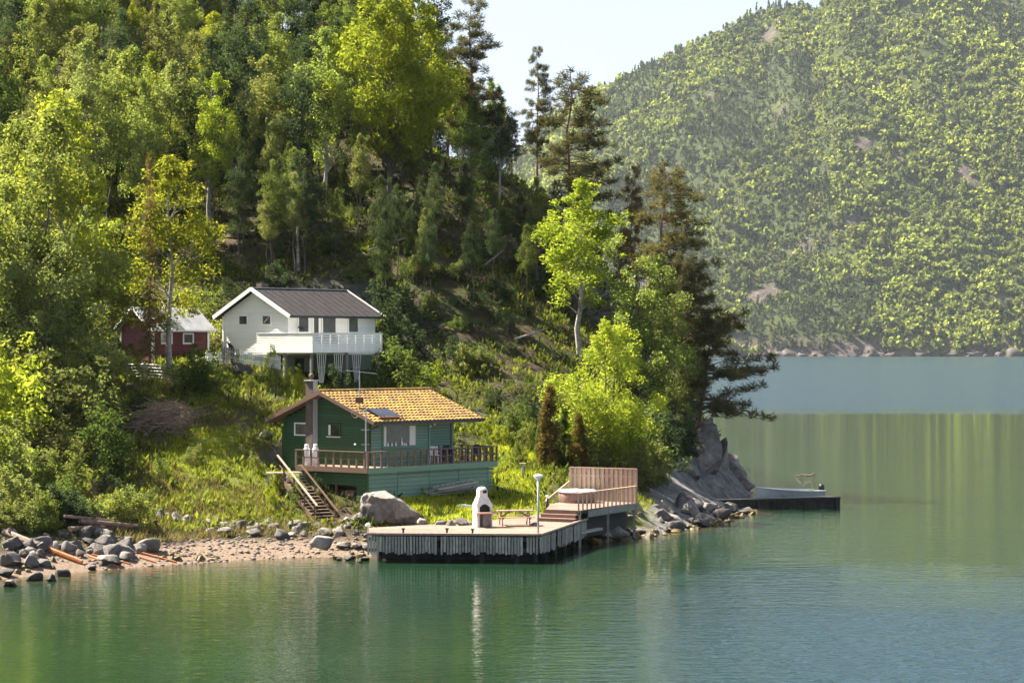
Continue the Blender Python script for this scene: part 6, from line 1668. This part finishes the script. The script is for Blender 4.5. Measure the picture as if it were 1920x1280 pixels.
# ------------------------------------------------------------------ undergrowth and grass
def scatter_clumps(name, n, region, nl, size, rad, mat, label, cat, seed, zmin, tintf, upf=0.9, tall=1.0, aspect=0.5):
    r_ = np.random.default_rng(seed)
    x = r_.uniform(region[0], region[1], n); y = r_.uniform(region[2], region[3], n)
    px = 960 + F * x / y
    z = H(x, y)
    keep = (px > -60) & (px < 1420) & (z > zmin)
    for o, a, x0, x1, y0, y1 in ((CAB, CAB_A, -2.0, 8.7, -1.8, 6.3), (WH, WH_A, -0.3, 7.6, -0.3, 6.2), (SH, SH_A, -0.2, 4.5, -0.2, 3.3)):
        lx = (x - o.x) * math.cos(a) + (y - o.y) * math.sin(a); ly = -(x - o.x) * math.sin(a) + (y - o.y) * math.cos(a)
        keep &= ~((lx > x0) & (lx < x1) & (ly > y0) & (ly < y1))
    for pl in (poly, tp):
        ins = np.array([inpoly(a, b_, pl) for a, b_ in zip(x, y)]); keep &= ~ins
    a_, b_ = P(528, 893, 125.2), P(594, 977, 122.4); ux, uy = b_.x - a_.x, b_.y - a_.y; L2 = ux * ux + uy * uy
    cx_, cy_ = x - a_.x - 0.40, y - a_.y - 0.40; tt = (cx_ * ux + cy_ * uy) / L2
    keep &= ~((np.abs(cx_ * uy - cy_ * ux) / math.sqrt(L2) < 1.0) & (tt > -0.1) & (tt < 1.5))
    t, kp = tintf(x, y, z, px, r_); keep &= kp
    x, y, z, t = x[keep], y[keep], z[keep], t[keep]; m = len(x)
    N = m * nl
    X = np.repeat(np.stack([x, y, z], 1), nl, axis=0)
    an_ = r_.uniform(0, 6.28, N); rr = rad * np.sqrt(r_.random(N))
    sc_ = np.repeat(r_.uniform(0.6, 1.4, m), nl)
    base = X + np.stack([np.cos(an_) * rr * sc_, np.sin(an_) * rr * sc_, np.zeros(N)], 1)
    L = size * tall * r_.uniform(0.5, 1.3, N) * sc_
    lean_ = r_.uniform(0.15, 0.8, N)
    d_ = np.stack([np.cos(an_) * lean_, np.sin(an_) * lean_, np.full(N, upf)], 1); d_ /= np.linalg.norm(d_, axis=1)[:, None]
    sdv = np.stack([-np.sin(an_ + r_.normal(0, 0.8, N)), np.cos(an_ + r_.normal(0, 0.8, N)), r_.normal(0, 0.3, N)], 1)
    W = sdv * (size * aspect * 0.5 * r_.uniform(0.6, 1.3, N))[:, None]
    lift = np.array([0, 0, 1.0]) * (r_.random(N) * rad * 0.8 * (aspect > 0.3))[:, None]
    p0 = base + lift; V = np.stack([p0 - d_ * 0.05, p0 + d_ * (L * 0.5)[:, None] + W, p0 + d_ * L[:, None], p0 + d_ * (L * 0.5)[:, None] - W], 1).reshape(-1, 3)
    T = np.clip(np.repeat(t, nl) + r_.normal(0, 0.10, N), 0, 1)
    me_ = np_mesh(name, V, np.arange(N * 4).reshape(N, 4), mat, T)
    tag(link(bpy.data.objects.new(name, me_)), label, cat, kind='stuff')
def t_under(x, y, z, px, r_):
    f = fbm(x / 4, y / 4, 201); lawn = in_lawn(x, y)
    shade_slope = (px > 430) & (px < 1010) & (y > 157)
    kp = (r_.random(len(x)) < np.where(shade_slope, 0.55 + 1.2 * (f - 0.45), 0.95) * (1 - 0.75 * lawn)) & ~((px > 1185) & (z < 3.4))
    t = np.clip(0.12 + 0.7 * (f - 0.25) - 0.12 * shade_slope + 0.25 * (y < 150) * (px < 620) + r_.normal(0, 0.1, len(x)), 0, 1)  # shade of the slope put into the leaf tint as a darker tone
    return t, kp
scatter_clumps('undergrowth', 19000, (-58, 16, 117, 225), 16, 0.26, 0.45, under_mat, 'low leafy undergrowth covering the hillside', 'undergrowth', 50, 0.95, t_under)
def t_grass(x, y, z, px, r_):
    lawn = in_lawn(x, y)
    kp = r_.random(len(x)) < lawn * 1.1
    return np.clip(0.42 + 1.3 * (fbm(x / 2.5, y / 2.5, 301) - 0.45) - 0.12 * (px < 620) + r_.normal(0, 0.1, len(x)), 0, 1), kp
scatter_clumps('grass', 16000, (-24, 9, 118, 150), 14, 0.22, 0.22, grass_mat, 'sunlit tufty grass on the lawn and bank', 'grass', 51, 1.1, t_grass, 1.0, 1.1, 0.14)
def t_dry(x, y, z, px, r_):
    kp = ((r_.random(len(x)) < 0.8) & (z < 3.2) & (px < 640) & (y < 126)) | ((fbm(x / 3, y / 3, 401) > 0.5) & (px > 230) & (px < 560) & (y < 143))
    return np.clip(0.55 + r_.normal(0, 0.2, len(x)), 0, 1), kp
dry_mat = leafmat('dry_grass', (0.12, 0.10, 0.05), (0.30, 0.25, 0.13), 0.3, 0.0)
scatter_clumps('dry_grass', 8000, (-26, -8, 114, 143), 12, 0.30, 0.25, dry_mat, 'straw-coloured dry grass along the top of the beach', 'grass', 52, 0.75, t_dry, 0.8, 1.1, 0.10)

# pebbles on the sand
r_ = np.random.default_rng(61); n_ = 5000
x = r_.uniform(-25, -5.5, n_); y = r_.uniform(109, 121.5, n_); z = H(x, y)
k_ = (z > -0.15) & (z < 1.35); x, y, z = x[k_], y[k_], z[k_]
bv, bf = ico(1); s_ = 0.03 + 0.10 * r_.random(len(x)) ** 4
V = (bv[None] * (s_[:, None, None] * np.array([1.2, 1.0, 0.6])) + np.stack([x, y, z + s_ * 0.2], 1)[:, None, :]).reshape(-1, 3)
Fq = (bf[None] + (np.arange(len(x)) * len(bv))[:, None, None]).reshape(-1, 3)
tag(link(bpy.data.objects.new('pebbles', np_mesh('pebbles', V, Fq, pebble_mat))), 'small pebbles scattered over the beach sand', 'pebbles', kind='stuff')
